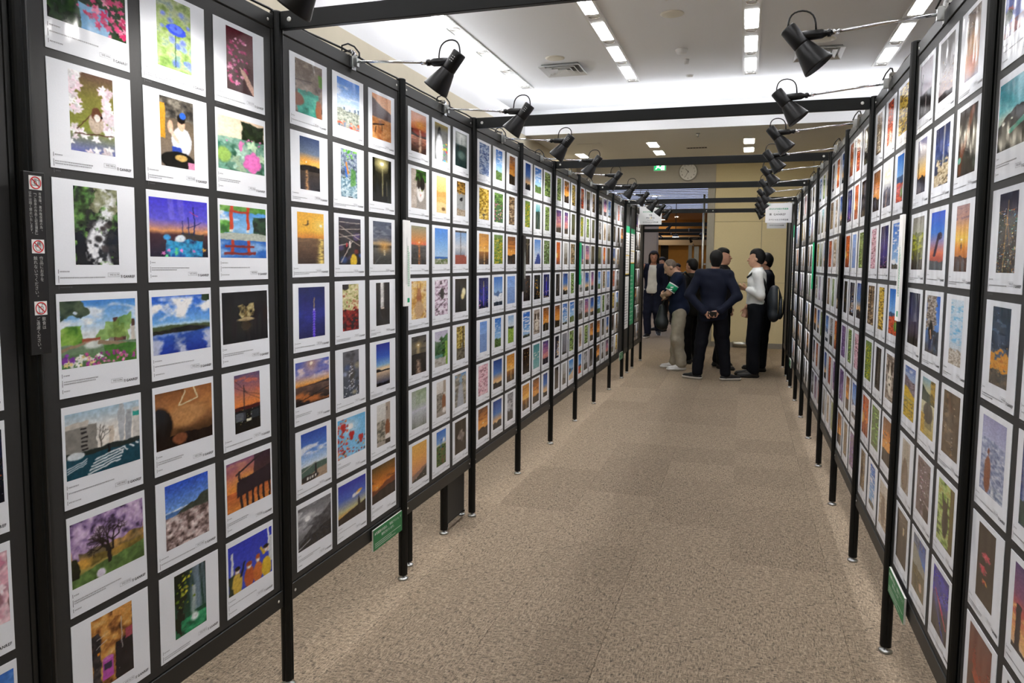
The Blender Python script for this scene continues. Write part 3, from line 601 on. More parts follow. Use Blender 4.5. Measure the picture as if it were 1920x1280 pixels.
P0(2, 0, 'p', 'white mountain stream among mossy rocks', lambda p: (p.tx(0, 1, '141814 2c3c1c 54843c 84b44c', 7), p.tx(.5, 1, '0f0f10 242424 3a3834', 7, .3, 1., edge=.2), p.tx(.62, 1, '0c0c0d 1c1a1a', 5, 0, .5, edge=.15), p.tx(0, .3, '5c5c40 8c9068 c8c8b8', 8, .45, 1., edge=.15), p.over(np.clip((.15+.16*p.v-np.abs(p.u-(.62+.16*np.sin(5.5*p.v+.6))))*10, 0, 1)*np.clip(vnoise(31, p.w, p.h, 9, 16, 4)*4.2-1.4, 0, 1), 'f4f6fa'), p.bl(5, .3, .8, '2c2824 443c38', .05, .09, .45, .95, soft=.7)))
P0(2, 1, 'l', 'sailing ship lit blue against a violet sky', lambda p: (p.g('0 3c34d8 .35 6058e0 .55 f0a060 .62 4a2830 1 14142c'), p.ln(.36, .3, .34, .0, .05, '8c80f0', .35), p.ln(.55, .3, .5, .0, .05, '8c80f0', .35), p.rc(.52, .58, .92, .68, '3a3430'), p.ln(.75, .6, .75, .12, .01, '1c2468'), p.ln(.65, .6, .65, .3, .008, '1c2468'), p.ln(.55, .6, .55, .36, .006, '1c2468'), p.ln(.68, .2, .82, .26, .005, 'e04080'), p.ln(.62, .5, .88, .38, .006, '1c2468'), p.tx(.7, 1, '1840a0 30b0e8 1c2050', 8, .25, .9), p.el(.5, .68, .09, .06, 'e8f4ff', .3), p.bl(8, .85, .98, '20c0e0 f0b040 f080d0 60f0a0', .02, .035), p.el(.27, .66, .06, .05, '3aa8f0', .4)))
P0(2, 2, 'l', 'tall red torii gate with its upside-down reflection', lambda p: (p.g('0 3a90e8 .45 90c8f4 1 2c70c8'), p.cl(0, .4, 'ffffff', .9, 3), p.tx(0, .1, '4a8c30 8cc060', 8), p.tx(.3, .52, '2c6c20 60b040 98d870', 8, 0, .25), p.tx(.2, .55, '142c18 2c5830', 8, .7, 1.), p.rc(0, .52, 1, .66, 'b8c0b0'), p.rc(.2, 0, .27, .5, 'd8401c'), p.rc(.55, 0, .62, .5, 'd8401c'), p.rc(.2, .1, .62, .14, 'c03418'), p.rc(0, .66, 1, 1, '2468c8'), p.cl(.66, 1, 'a8d0f4', .7, 3), p.rc(.22, .66, .28, .92, 'c83c20'), p.rc(.56, .66, .62, .92, 'c83c20'), p.rc(.1, .76, .72, .8, '8c2c28'), p.rc(.08, .88, .74, .94, '8c2c28'), p.rc(.2, .45, .27, .5, 'f4ece0'), p.rc(.55, .45, .62, .5, 'f4ece0')))
P0(3, 0, 'l', 'canal with brick bridge, trees and flower beds', lambda p: (p.g('0 3c88e0 .3 90c4f0 .5 e8f0f4 1 b0c8b0'), p.cl(0, .5, 'ffffff', .8, 3), p.tx(0, .3, '2c3c30 5a6c50', 8, 0, .26, edge=.15), p.tx(.38, .7, '3c7424 7cb03c b0d468', 8, 0, .26), p.city(.6, .32, '5a3c34 7c5444 d8d0c4 8c8478', 9, None, .62, 1.), p.tx(.28, .6, '5c8c34 a0c860', 9, .5, .88, edge=.16, amt=.85), p.rc(.27, .58, .5, .66, 'a8543a'), p.sea(.66, '7c9478', '4c7440'), p.el(.42, .68, .12, .06, 'd8e0d8', .5), p.ln(.5, .66, 1, .76, .03, '9c8468'), p.ln(0, .74, .3, .64, .02, '9c8468'), p.tx(.72, 1, '2c5c20 5c9c34', 8, .55, 1.), p.bl(40, .84, 1, 'f4f0d8 f8e090 ffffff', .015, .035, 0, .5), p.bl(40, .82, 1, 'd05090 b03c9c f08cc0', .012, .025, .3, 1.), p.bl(10, .8, .9, '8c3cb0', .015, .03, 0, .15)))
P0(3, 1, 'l', 'white clouds mirrored in still blue water', lambda p: (p.g('0 1c58d8 .45 6cb0f4 .5 b8dcf4 .56 2c4430 1 1840b8'), p.cl(0, .45, 'ffffff', 1, 4, st=1.2, th=.46), p.rg(.52, .02, '4c5c38', 6), p.sea(.6, '2c60c8', '1430a0', .1, 6), p.cl(.6, 1.1, 'd8dcec', .85, 4, st=1.2, th=.48), p.el(.6, .6, .35, .05, '1a1c1c', .4), p.el(.15, .62, .3, .03, '24241f', .4), p.tx(0, .12, '20301c 3a5030', 9, .85, 1.)))
P0(3, 2, 'l', 'golden tree on an islet in black water', lambda p: (p.g('0 141414 .5 1c1a1a 1 0c0c0c'), p.n(.3, 5), p.tx(.27, .5, '1c1a16 5c5030 a8945c d8c890', 16, .34, .66, edge=.1), p.ln(.5, .6, .5, .4, .012, '7c6434'), p.el(.5, .55, .18, .035, 'c8b080', .4), p.el(.5, .68, .14, .12, '4a3c24', .8, .7), p.ln(.3, .2, .3, .8, .004, '3a3a3c'), p.ln(.78, .2, .78, .7, .004, '3a3a3c')))
P0(4, 0, 'l', 'city crossing with towers and zebra stripes', lambda p: (p.g('0 a8c8dc .3 e8e4dc .6 f4ece0 1 2c5460'), p.rc(0, .22, .4, .62, '8c8880'), p.rc(.0, .16, .3, .24, 'c8c0b4'), [p.rc(.2, .26+.06*i, .28, .29+.06*i, '302c2c') for i in range(6)], p.el(.74, .3, .05, .34, 'b8bcc0', .15), p.rc(.8, .12, .88, .6, 'a8acb0'), p.rc(.9, .1, 1, .6, 'd0ccc4'), p.rc(.55, .32, .62, .6, 'd8c8b4'), p.rc(.9, .16, 1, .24, '28a090'), p.tree(.45, .62, .1, '4a443c', .7, 4, .007), p.rg(.6, .03, '28302c', 7), p.rc(0, .68, 1, 1, '1c4a5a'), p.el(.12, .66, .1, .06, 'd8e0e4', .2), [p.ln(.28+.02*i, .97-.045*i, .7+.02*i, .9-.05*i, .011, 'e4ecf0') for i in range(5)], [p.ln(.02, .88-.03*i, .25, .80-.03*i, .007, 'd0dce4') for i in range(3)], [p.ln(.68+.09*i, .72-.01*i, .74+.08*i, .78-.02*i, .012, 'e8f0f4') for i in range(4)], p.rc(.53, .6, .57, .74, '14161a')))
P0(4, 1, 'l', 'sunlit hillside seen in deep orange shadow', lambda p: (p.g('0 8c5428 .4 b0743c 1 2a1a10'), p.n(.3, 5), p.el(.52, .48, .32, .2, 'c88c50', .5), p.el(.62, .14, .16, .18, 'b0703c', .2), p.ln(.42, .28, .72, .22, .012, 'e8d8a8'), p.ln(.72, .22, .66, .0, .012, 'e8d8a8'), p.ln(.4, .28, .5, .05, .012, 'e8d8a8'), p.el(.08, .6, .2, .34, '1c120c', .2), p.rg(.8, .06, '241610', 2), p.el(.4, .88, .12, .1, '8c5030', .3), p.ln(.05, .3, .14, .45, .03, '0c0a0a')))
P0(4, 2, 'p', 'parked bus under wires at orange dusk', lambda p: (p.g('0 5c4c74 .25 b06868 .5 f08840 .7 e87030 1 14120f'), p.cl(0, .4, 'e87050', .7, 3), p.rc(0, .62, 1, .97, '1c1a18'), p.rc(0, .56, 1, .62, '4c1c18'), p.rc(.05, .66, .4, .8, '5c6068'), p.rc(.6, .66, .95, .8, '303438'), p.rc(.44, .78, .62, .83, 'e8e4c8'), p.pt(16, .6, .9, 'f0e070 ffffff a0c060'), p.ln(.36, .95, .36, .2, .014, '1c1c24'), p.ln(.0, .08, .5, .35, .006, '1c1c24'), p.ln(0, .2, 1, .5, .005, '1c1c24'), p.ln(.36, .3, 1, .42, .005, '1c1c24')))
P0(5, 0, 'l', 'big cherry tree in bloom on a lawn', lambda p: (p.g('0 a088b8 .4 c0a0c4 .6 f0b858 1 4c6c34'), p.tx(0, .62, '3a2c44 8c70a4 c8a8d4 e8d0ec', 11, amt=.95), p.tx(.5, .76, '3a3418 6c5c24 e8a83c', 7, .1, 1., amt=.8), p.rg(.76, .02, '5c7c3c', 3, -.16, tex=.3), p.tree(.5, .80, .17, '241a18', .8, 6, .024), p.tree(.47, .62, .13, '241a18', 1.1, 5, .014), p.tree(.54, .62, .13, '241a18', 1.1, 5, .014), p.tx(.55, .85, '10140c 2c3018', 6, 0, .1), p.el(.38, .93, .06, .07, 'e8e0f0', .3)))
P0(5, 1, 'q', 'frosted trees below distant white mountains', lambda p: (p.g('0 2450d0 .4 6ca0ec .45 a8c8f0 1 8c7c78'), p.rg(.42, .03, 'd8e4f4', 6), p.rg(.44, .02, '4c78b8', 4), p.rg(.42, .05, '3c4438', 3, -.28), p.tx(.5, 1.2, '4c3c38 8c7470 c8b0ac e4d8d4', 12, edge=.02), p.n(.2, 22)))
P0(5, 2, 'l', 'seaside pavilion on stilts at sunset', lambda p: (p.g('0 7c4c78 .3 c86c64 .55 f49040 1 d86428'), p.cl(0, .4, 'f0a078', .6, 3), p.sun(.42, .48, .03), p.sea(.62, 'c86030', 'e08838'), p.ln(.22, .28, .98, -.06, .02, '2a1a24'), p.rc(.26, .22, .3, .66, '2a1a24'), p.over((p.v > .48-.18*p.u)*(p.v < .78-.12*p.u)*(p.u > .22)*1., '2a1a28'), p.rc(.6, .0, 1, .4, '2e1c28', .85), [p.rc(.28+.13*i, .6, .33+.13*i, 1., '24141c') for i in range(6)], p.bl(8, .4, .5, '1c1018', .02, .04, .25, .6)))
P0(6, 0, 'p', 'pink tram winding through orange autumn hills', lambda p: (p.tx(0, 1, '4c2c14 9c602c d89440 e8b468', 6), p.tx(0, .1, 'd89040 e8a858', 4, .5, 1.), p.tx(.45, 1, '141014 2c2428', 5, .55, 1.), p.tx(.2, 1, '1c1a20 544a48', 7, 0, .2), p.rc(.24, .62, .5, .9, 'c04cb0'), p.rc(.28, .68, .46, .77, '382c48'), p.el(.37, .62, .13, .03, 'd070c0', .2), p.ln(.72, .15, .72, .6, .01, 'c8c0b8'), p.ln(.12, .3, .3, .28, .008, 'e0d8d0'), p.ln(.12, .42, .35, .36, .008, 'e0d8d0'), p.rc(.14, .48, .2, .52, 'f09020'), p.rc(.8, .35, .98, .5, 'b04858'), p.pt(10, .5, .95, 'f0e8d0 e06050')))
P0(6, 1, 'p', 'waterfall into a green pool with yellow leaves', lambda p: (p.g('0 20302c .6 18402c 1 1c7044'), p.wf(.75, .3, 0, .7, '8ca0b8', 14, .8), p.wf(.58, .1, .3, 1, 'f0f4f4', 8, 1), p.tx(.0, 1, '0c140c 1c2c10', 5, 0, .32, edge=.2), p.bl(30, .05, .55, 'a8b028 d8d030 6c8818', .02, .05, .05, .6), p.tx(.75, 1, '0c3c28 1c8c58 40b878', 5, .2, 1.), p.el(.62, .8, .12, .06, 'e8f4f0', .6)))
P0(6, 2, 'l', 'four friends in yellow jackets', lambda p: (p.g('0 2c38c8 1 3c50d0'), p.rc(.06, .15, .12, .75, 'd8dce0'), p.rc(.9, 0, .94, .5, 'e8ecf0'), p.rc(.92, .2, 1, .75, 'd0d4d8'), p.tx(.6, 1, '1c2418 3a4830', 6, 0, .2), [(p.el(u, .82, .11, .22, b, .15), p.el(u, h, .055, .075, 'd8a888', .2), p.el(u, h-.05, .06, .045, hc, .2), p.el(u, h+.025, .035, .025, 'f4f4f4', .2)) for u, h, b, hc in ((.2, .56, 'd8b440', '1c1818'), (.46, .58, 'c85c2c', 'b04c24'), (.66, .54, 'd8702c', 'c85828'), (.86, .42, 'e0b828', '241c18'))], p.ln(.28, .7, .36, .45, .02, '1c2030'), p.ln(.82, .5, .74, .36, .025, 'e0b828')))
P1 = lambda r, c, *a: put('L', 1, r, c, *a)
P1(0, 0, 'q', 'turquoise pool among brown boulders', lambda p: (p.tx(0, 1, '5c5048 8c7c70 b0a090', 4), p.tx(.0, .4, '6a5c50 a09080', 5), p.ln(.0, .4, .6, .35, .014, '3c302a'), p.tx(.55, 1, '1c6c5c 34b098 60d0b4', 5, .1, .85), p.el(.1, .75, .2, .12, '8c5030', .2), p.el(.85, .85, .12, .2, 'a86038', .2), p.tx(.15, .4, '5c8c30', 4, .85, 1.)))
P1(0, 1, 'q', 'red rooftops below a hazy city skyline', lambda p: (p.g('0 3c80e8 .4 a8c8f4 .6 c8dcf0 1 9c9888'), p.cl(0, .5, 'ffffff', .6, 2.5), p.city(.66, .12, '5c6c80 7c8898', 14), p.tx(.64, .9, '58645c 8c9488 c0c4b4 4c5444', 16), p.bl(20, .86, 1, 'e05c3c f08060 d04830', .03, .06)))
P1(0, 2, 'q', 'driftwood on sand before a mountain at sunset', lambda p: (p.g('0 e8a070 .2 f0b080 1 c87840'), p.rg(.22, .06, '6c5c5c', 2, .2), p.rg(.52, .01, 'd89058', 2), p.tx(.55, 1, 'a86030 d08848 e8a868', 5), p.ln(.05, .7, .6, .62, .035, '2c1c18'), p.ln(.2, .72, .16, .86, .02, '2c1c18'), p.ln(.5, .66, .52, .78, .016, '2c1c18')))
P1(1, 0, 'p', 'sun setting over a dark mountain lake', lambda p: (p.g('0 3c4c74 .3 6c7c94 .44 f0b060 .5 f8c860 1 24242c'), p.sun(.32, .47, .04), p.rg(.53, .03, '24201f', 3), p.sea(.64, '4a4038', '2c2c34'), p.gl(.34, .62, 'e8a868', .06)))
P1(1, 1, 'p', 'kingfisher splashing out of a stream', lambda p: (p.tx(0, .6, '3c4858 6c7c94 a8b4c4 4a7040', 8), p.bl(10, 0, .2, '50b030 80d050', .05, .09), p.tx(.6, 1, '4c6c80 90b4c4 e0ecf0', 12), p.ln(.3, .38, .36, .58, .05, '3870d0'), p.ln(.34, .28, .44, .5, .04, 'e88828'), p.bl(14, .3, .8, 'ffffff', .008, .018), p.tx(.4, .75, '3a7c2c 70b050', 6, .6, .9, amt=.8)))
P1(1, 2, 'q', 'light beam breaking through dark trees', lambda p: (p.g('0 1c1a0c .5 24241a 1 14140f'), p.n(.3, 6), p.sun(.5, .12, .1, 'fffff0', 'e8dc90', .38, 1), p.ln(.52, .2, .52, .85, .02, 'c8c088', .8), p.ln(.75, .5, .75, .85, .01, 'a8a070', .8), p.tx(0, .4, '10120a', 4, 0, .12), p.tx(0, .45, '10120a', 4, .86, 1.)))
P1(2, 0, 'q', 'bird flying over a golden sea', lambda p: (p.g('0 f0b030 .35 f8b830 .5 e08830 .52 5c4434 1 403028'), p.sea(.5, '7c5c3c', '3c2c24'), p.sun(.88, .25, .05, 'fffbe0', 'ffe070', .3), p.gl(.88, .5, 'ffe070', .09, 1), p.ln(.3, .25, .4, .23, .016, '2c2018'), p.ln(.36, .24, .4, .16, .016, '2c2018'), p.ln(.2, .24, .34, .25, .008, '2c2018')))
P1(2, 1, 'q', 'bare branches and a yellow lantern', lambda p: (p.g('0 3c3848 .3 2c2428 1 14100f'), p.bl(8, .1, .9, '4a3c64 7c2c24 304c84', .1, .18, soft=.9), [p.ln(.05, .1+.08*i, .95, .2+.12*((i*3) % 5)-.1, .014, 'd8c8b8') for i in range(5)], p.ln(.6, .5, .1, .95, .016, 'd8c8b8'), p.ln(.0, .6, .4, .55, .016, 'd8c8b8'), p.el(.66, .92, .14, .16, 'e8c020', .2), p.el(.5, .56, .05, .08, 'e8d8d0', .2), p.el(.36, .58, .04, .05, 'c02830', .2)))
P1(2, 2, 'q', 'storm clouds over a lake', lambda p: (p.g('0 4c5468 .4 5c6070 .52 b89c74 .58 3a3c40 1 2c2c2c'), p.cl(0, .5, '34384a', .8, 3), p.cl(0, .5, 'a8b0b8', .4, 4), p.rg(.57, .02, '20201f', 3), p.sea(.62, '5c5a58', '2c2c2a'), p.sun(.6, .58, .02), p.gl(.6, .6, 'e8d0a0', .04, .9, .8), p.ln(.05, 1, .4, .8, .006, '8c8880')))
P1(3, 0, 'q', 'slender tower lit purple at night', lambda p: (p.g('0 1c2460 .6 28308c 1 1c2058'), p.n(.2, 3), p.ln(.57, .45, .57, 1, .035, '5c38f0'), [p.ln(.52, .5+.05*i, .57, .48+.05*i, .008, 'a890ff') for i in range(10)], [p.ln(.57, .48+.05*i, .62, .5+.05*i, .008, 'a890ff') for i in range(10)], p.rc(.555, .2, .585, .42, 'f0c050'), p.el(.57, .45, .03, .02, 'e0d8ff', .3)))
P1(3, 1, 'p', 'red maple leaves glowing before pale trees', lambda p: (p.g('0 c8c088 1 2c1410'), p.tx(0, .6, '7c7c40 c8c080 f0e8b8 a05030', 8), p.tx(.55, 1, '1c0c0c 701818 b02c24', 7), p.bl(20, .5, .8, 'c02c24 901c1c d84838', .03, .06), p.tx(0, .1, '2c2420', 5, 0, .4)))
P1(3, 2, 'p', 'narrow passage opening to bright sky', lambda p: (p.g('0 2c2624 1 141210'), p.over(np.clip((.13-np.abs(p.u-.45))*p.w, 0, 1)*(p.v < .62), 'f4f4f2'), p.over(np.exp(-((p.u-.5)/.25)**2)*.25, '8c8078'), p.el(.5, .65, .2, .08, '2c2420', .4), p.rc(.36, .58, .6, .62, 'd8c8b8'), p.n(.2, 5)))
P1(4, 0, 'l', 'wet shore mirroring orange clouds', lambda p: (p.g('0 4c60c0 .3 8c84c0 .5 f0b068 .56 f09030 1 2c2424'), p.cl(0, .45, 'f0d8d8', .9, 3), p.cl(0, .4, '3c50b8', .6, 3), p.sun(.45, .08, .05, 'fff0d8', 'ffb060', .2, .6), p.rg(.55, .01, '3a2c28', 3, -.06), p.sea(.58, '6c5044', '241e20', .25, 12), p.cl(.66, 1., 'e88038', .8, 4), p.ln(0, .92, 1, .7, .01, '1c1818')))
P1(4, 1, 'p', 'silver grey flower spikes in soft focus', lambda p: (p.g('0 6c6c70 1 48505c'), p.bl(14, 0, 1, '8c94b0 4a4a4c a8a088 5c6c94', .1, .2, soft=.9), p.el(.55, .5, .12, .3, '54504c', .6), p.bl(40, .25, .95, 'd8dce8 f0f0f4 a0a8c0', .02, .045, .35, .7), p.bl(30, .7, 1, 'e0e4f0 b8c0d8', .02, .04)))
P1(4, 2, 'p', 'still lake at dusk under deep blue sky', lambda p: (p.g('0 1c2898 .3 2c58c8 .5 7cb0e0 .58 f0d0a0 .63 f8e0b0 .66 4a4a5c 1 1c2440'), p.rg(.63, .015, '14141c', 3), p.el(.1, .66, .28, .07, '14141c', .2), p.sea(.66, 'd8b894', '202c50', .1), p.rg(.92, .04, '14141a', 2)))
P1(5, 0, 'q', 'long bridge across a blue strait below streaky clouds', lambda p: (p.g('0 2448b0 .35 4c80d8 .6 b8d4f0 .66 d8e4f0 1 b89c80'), p.cl(.2, .5, 'f4f8ff', .9, 2, st=2.5), p.rc(0, .68, 1, .82, '3c8c98'), p.rg(.68, .01, '50685c', 3), p.ln(0, .78, .55, .66, .018, '9c9c94'), p.rg(.84, .02, 'a89078', 3, -.1), p.rc(.52, .68, .57, .9, '2c2c30'), p.el(.3, .93, .34, .07, '34302e', .2), [p.rc(.2+.1*i, .9, .26+.1*i, .95, 'e8e4dc') for i in range(4)]))
P1(5, 1, 'l', 'red heart shaped autumn leaves against the sun', lambda p: (p.g('0 60b8f0 1 88c8f0'), p.sun(.45, .25, .1, 'ffffff', 'e8f4f8', .3), p.bl(60, 0, 1, 'd83c2c e86040 b82820 f09060', .02, .04, 0, .35), p.bl(40, .5, 1, 'd83c2c f0a040 b82820 604848', .02, .04), [(p.el(u-.04, v, .05, .07, 'c82828', .2), p.el(u+.04, v, .05, .07, 'c82828', .2), p.el(u, v+.08, .05, .08, 'c02424', .2)) for u, v in ((.5, .45), (.82, .62), (.2, .2))]))
P1(5, 2, 'p', 'visitor with a straw hat by a stone tower', lambda p: (p.g('0 dcdcd8 .6 c8c0b4 1 a89c90'), p.rc(.65, 0, .98, .5, 'a8988a'), p.rc(.7, .1, .78, .2, '6c6058'), p.tx(.4, .9, '4c4c44 8c8474 c8bca8', 8, 0, .6), p.el(.78, .62, .18, .2, '8c5434', .15), p.el(.8, .84, .2, .08, 'e8e0d8', .2), p.rc(.6, .88, 1, 1, '3c2c28')))
P1(6, 0, 'l', 'black and white mountain slope below storm clouds', lambda p: (p.g('0 707074 .5 9c9ca0 1 3a3a3c'), p.cl(0, .6, '3c3c40', .9, 3), p.cl(0, .5, 'e4e4e8', .7, 3), p.sun(.28, .32, .08, 'f8f8f8', 'd8d8dc', .2, .8), p.rg(.5, .03, '4a4a4e', 3, -.6, tex=.4), p.rg(.72, .05, '2c2c30', 6, -.3, tex=.3), p.ln(.0, .95, .35, .85, .012, 'c8c8cc')))
P1(6, 1, 'l', 'small bright cloud above a lone summit tower', lambda p: (p.g('0 2c34b0 .4 4c68c8 .7 c8c088 .8 e0a850 1 2c2018'), p.el(.66, .4, .14, .04, 'f8e8c0', .5), p.el(.76, .36, .1, .035, 'f0b050', .5), p.el(.56, .42, .06, .05, 'e8ecf8', .5), p.rg(.76, .02, '2a1e18', 2, -.16), p.over(np.clip((.05-np.abs(p.u-.74)-.0)*p.w, 0, 1)*np.clip((p.v-.45-np.abs(p.u-.74)*4)*20, 0, 1)*(p.v < .72), '241c1c')))
P1(6, 2, 'l', 'dark orange sky over layered evening hills', lambda p: (p.g('0 5c4418 .3 b06818 .5 e07818 1 3a2414'), p.cl(.2, .55, '3a2414', .7, 3), p.sun(.22, .58, .025, 'fff0a0', 'ffa030', .2), p.rg(.58, .06, '7c3c18', 3, -.2), p.rg(.7, .04, '30201a', 3, -.1)))
P2 = lambda r, c, *a: put('L', 2, r, c, *a)
P2(0, 0, 'q', 'red sun over a rippled sea between dark headlands', lambda p: (p.g('0 d89c80 .3 e89060 .45 c85c34 1 2c1c18'), p.rg(.4, .06, '3c2420', 3), p.el(.55, .48, .45, .08, '9c3020', .5), p.sun(.58, .3, .03), p.sea(.6, 'c87858', '2c1814', .5, 20), p.gl(.58, .42, 'ffd8b0', .05)))
P2(0, 1, 'q', 'figure in white before colourful balloons', lambda p: (p.g('0 b8a05c .2 6c6c68 1 7c8080'), p.el(.35, .3, .12, .2, '242424', .2), p.el(.35, .7, .26, .4, 'd8dce0', .2), p.bl(14, .4, 1, '40c060 e84040 40a0e0 f0c030', .05, .09, .6, 1.)))
P2(0, 2, 'q', 'glossy dark water with a pale wave', lambda p: (p.g('0 a8b0ac .35 8c9894 .4 1c3c3c 1 143030'), p.n(.2, 4), p.el(.55, .65, .3, .12, '88a49c', .8, .7), p.wf(.5, .4, .05, .35, 'f4f8f4', 6, .9)))
P2(1, 0, 'q', 'black and white cat peering from behind a wall', lambda p: (p.g('0 8c8478 1 a49c94'), p.tx(0, 1, 'b0a090 d8ccc0', 4, 0, .35), p.tx(0, .3, '1c2c14 4a8030', 5, .3, 1.), p.el(.6, .55, .24, .26, 'f0ece8', .15), p.el(.72, .35, .16, .18, '24201e', .2), p.el(.48, .36, .1, .13, '3a302c', .2), p.el(.52, .52, .035, .03, '7c8c34', .2), p.el(.7, .52, .035, .03, '7c8c34', .2), p.el(.6, .64, .04, .03, 'e09c90', .2)))
P2(1, 1, 'p', 'golden mist over layered hills', lambda p: (p.g('0 f8d890 .4 f0c878 1 f8e0a0'), p.rg(.42, .05, 'd8a858', 3), p.rg(.56, .05, 'e0b868', 3), p.rg(.72, .03, 'f0d090', 2), p.el(.7, .88, .18, .05, '7c5c30', .3)))
P2(1, 2, 'p', 'black crow on grey paving', lambda p: (p.g('0 8c8c88 1 a0a4a4'), p.tx(0, .35, '2c2418 8c6428 c89c40', 7), p.tx(.8, 1, '8c7860 c8b8a0', 8), p.el(.5, .52, .15, .05, '1c1c20', .2), p.el(.6, .47, .05, .03, '1c1c20', .2)))
P2(2, 0, 'q', 'orange sun dropping into a grey sea', lambda p: (p.g('0 8c8c6c .35 d8904c .48 e86c4c .5 5c5450 1 3a3836'), p.sea(.5, '54504e', '343230', .3, 8), p.sun(.52, .42, .05, 'fff0b0', 'ff9030', .22), p.gl(.52, .5, 'ff8838', .04)))
P2(2, 1, 'q', 'plain blue sky above coastal town', lambda p: (p.g('0 3c84e8 .5 80b8f4 .8 a8d0f4 1 7c8c5c'), p.rc(0, .78, 1, .84, '2c68b8'), p.tx(.84, 1, '4c6430 8c9874 c8c4b8', 10)))
P2(2, 2, 'q', 'terrace post framing a misty valley', lambda p: (p.g('0 6c9cd8 .5 d0d4d8 .7 8c94a4 1 8c4438'), p.rc(.0, 0, 1, .06, '4a4444'), p.rc(.47, 0, .52, .75, '5c504c'), p.rc(0, .72, 1, 1, 'a04c3c'), p.el(.9, .62, .06, .16, 'c8c8cc', .3)))
P2(3, 0, 'q', 'red fox squirrel in blurred autumn light', lambda p: (p.tx(0, 1, 'b07830 e0b058 f0d49c a86c3c', 3), p.el(.5, .45, .15, .26, 'a86438', .2), p.el(.5, .3, .1, .1, 'b8784c', .2), p.el(.5, .75, .3, .22, 'c8a070', .3), p.el(.4, .15, .03, .08, '9c5c34', .2), p.el(.6, .15, .03, .08, '9c5c34', .2)))
P2(3, 1, 'q', 'bird among pale pink blossoms', lambda p: (p.tx(0, 1, '3c3430 a88ca0 e8d8e8 f4ecf4', 7), p.bl(50, 0, 1, 'f8f0f6 ecd4e4', .03, .06), p.el(.55, .4, .14, .16, '3a3430', .2), p.ln(.3, .75, .8, .6, .02, '3a2c2c')))
P2(3, 2, 'q', 'white bloom catching light in the dark', lambda p: (p.g('0 3a342a 1 14140f'), p.n(.2, 4), p.el(.75, .4, .16, .12, 'f0e8b8', .5), p.el(.65, .52, .14, .1, 'e8d898', .5)))
P2(4, 0, 'q', 'sun rays through clouds over dim sea', lambda p: (p.g('0 3c3a34 .3 6c6450 1 1c1a18'), p.cl(0, .4, '2c2a26', .8, 3), p.over(np.clip(1-np.abs(p.u-.45)/(.1+.5*np.clip(p.v-.25, 0, 1)), 0, 1)*(p.v > .22)*(p.v < .5)*.7, 'd8bc80'), p.sun(.45, .24, .06, 'fff4d0', 'e8c070', .18), p.rg(.48, .02, '2a2826', 2), p.sea(.52, '34302a', '24201e', .3), p.gl(.45, .62, 'c8a890', .12)))
P2(4, 1, 'q', 'mountain river between green forested slopes', lambda p: (p.g('0 b8b0c8 .3 c8c8d4 1 a8a89c'), p.rg(.3, .08, '5c7c5c', 2), p.tx(.2, .8, '1c3c1c 3c6c30 5c8c44', 7, .45, 1., edge=.2), p.tx(.4, .68, '2c5430 5c8450', 7, 0, .5, edge=.08), p.tx(.3, 1, '6c9c30 98c048', 6, .78, 1., edge=.1), p.rc(0, .66, .6, .74, '5c8c80'), p.tx(.76, 1, '9c9488 c8c4bc', 7, 0, .85)))
P2(4, 2, 'p', 'yellow woodland path', lambda p: (p.tx(0, .7, '5c4c20 b0943c e8d47c', 7), p.ln(.75, 0, .78, 1, .06, '3a3024'), p.tx(.65, 1, '4a4438 8c8470', 6), p.rc(.6, .5, .75, .66, '788898', .5)))
P2(5, 0, 'q', 'misty birch trees reflected in grey water', lambda p: (p.g('0 98a494 .4 a8b4a4 .55 b8bcc8 1 74786c'), p.tx(0, .4, '7c946c b8c8a4', 6, .3, 1., amt=.7), p.wf(.5, .6, .15, 1, 'c8d0cc', 16, .4), p.rc(0, .5, 1, .56, 'c8c8d8', .6)))
P2(5, 1, 'p', 'back of a visitor before an old tower', lambda p: (p.g('0 e8e4e0 .5 ccc4b8 1 9c9084'), p.rc(.68, 0, .95, .35, 'b0a090'), p.tx(.35, .85, '5c5850 b0a494', 8, 0, .7), p.el(.75, .62, .2, .22, '8c5838', .15), p.el(.8, .85, .2, .08, 'ece4dc', .2)))
P2(5, 2, 'q', 'rocky ravine with a pale path', lambda p: (p.g('0 5c8cc0 .15 8cacc8 1 8c8c88'), p.tx(.0, 1, '5c5850 8c887c b8b4a8', 6, 0, .45, edge=.2), p.tx(.1, 1, '5c5850 98907c c8c0a8', 6, .6, 1., edge=.2), p.over(np.clip((.12+.2*p.v-np.abs(p.u-.5))*p.w, 0, 1)*(p.v > .35), 'a8acb4')))
P2(6, 0, 'q', 'orange evening sky above a dark coast road', lambda p: (p.g('0 e8b050 .4 f0a850 .75 d89060 1 3a342c'), p.rg(.75, .05, '8c6c5c', 2, -.2), p.rg(.85, .03, '38342c', 3, -.25), p.bl(6, .9, 1, 'f0ece4', .01, .02)))
P2(6, 1, 'p', 'blue frame standing in a flower field', lambda p: (p.g('0 2c68c8 .35 78a8e0 .4 c8d0b8 1 3c5c2c'), p.tx(.42, 1, '24401c 4c7430 8c3830', 9), p.rc(.42, .28, .47, .5, '3c6cb8'), p.rc(.42, .26, .62, .3, '3c6cb8'), p.el(.75, .3, .1, .06, 'f4f4f4', .5)))
P2(6, 2, 'q', 'grey full moon filling a brown sky', lambda p: (p.g('0 30281f 1 3a3026'), p.el(.55, .5, .32, .32/p.asp, '8c7f78', .06), p.el(.48, .42, .12, .1, '6c615c', .7), p.el(.62, .6, .1, .09, '746a64', .7), p.el(.6, .35, .06, .05, '9c908a', .7)))
Q1 = lambda r, c, *a: put('R', 1, r, c, *a)
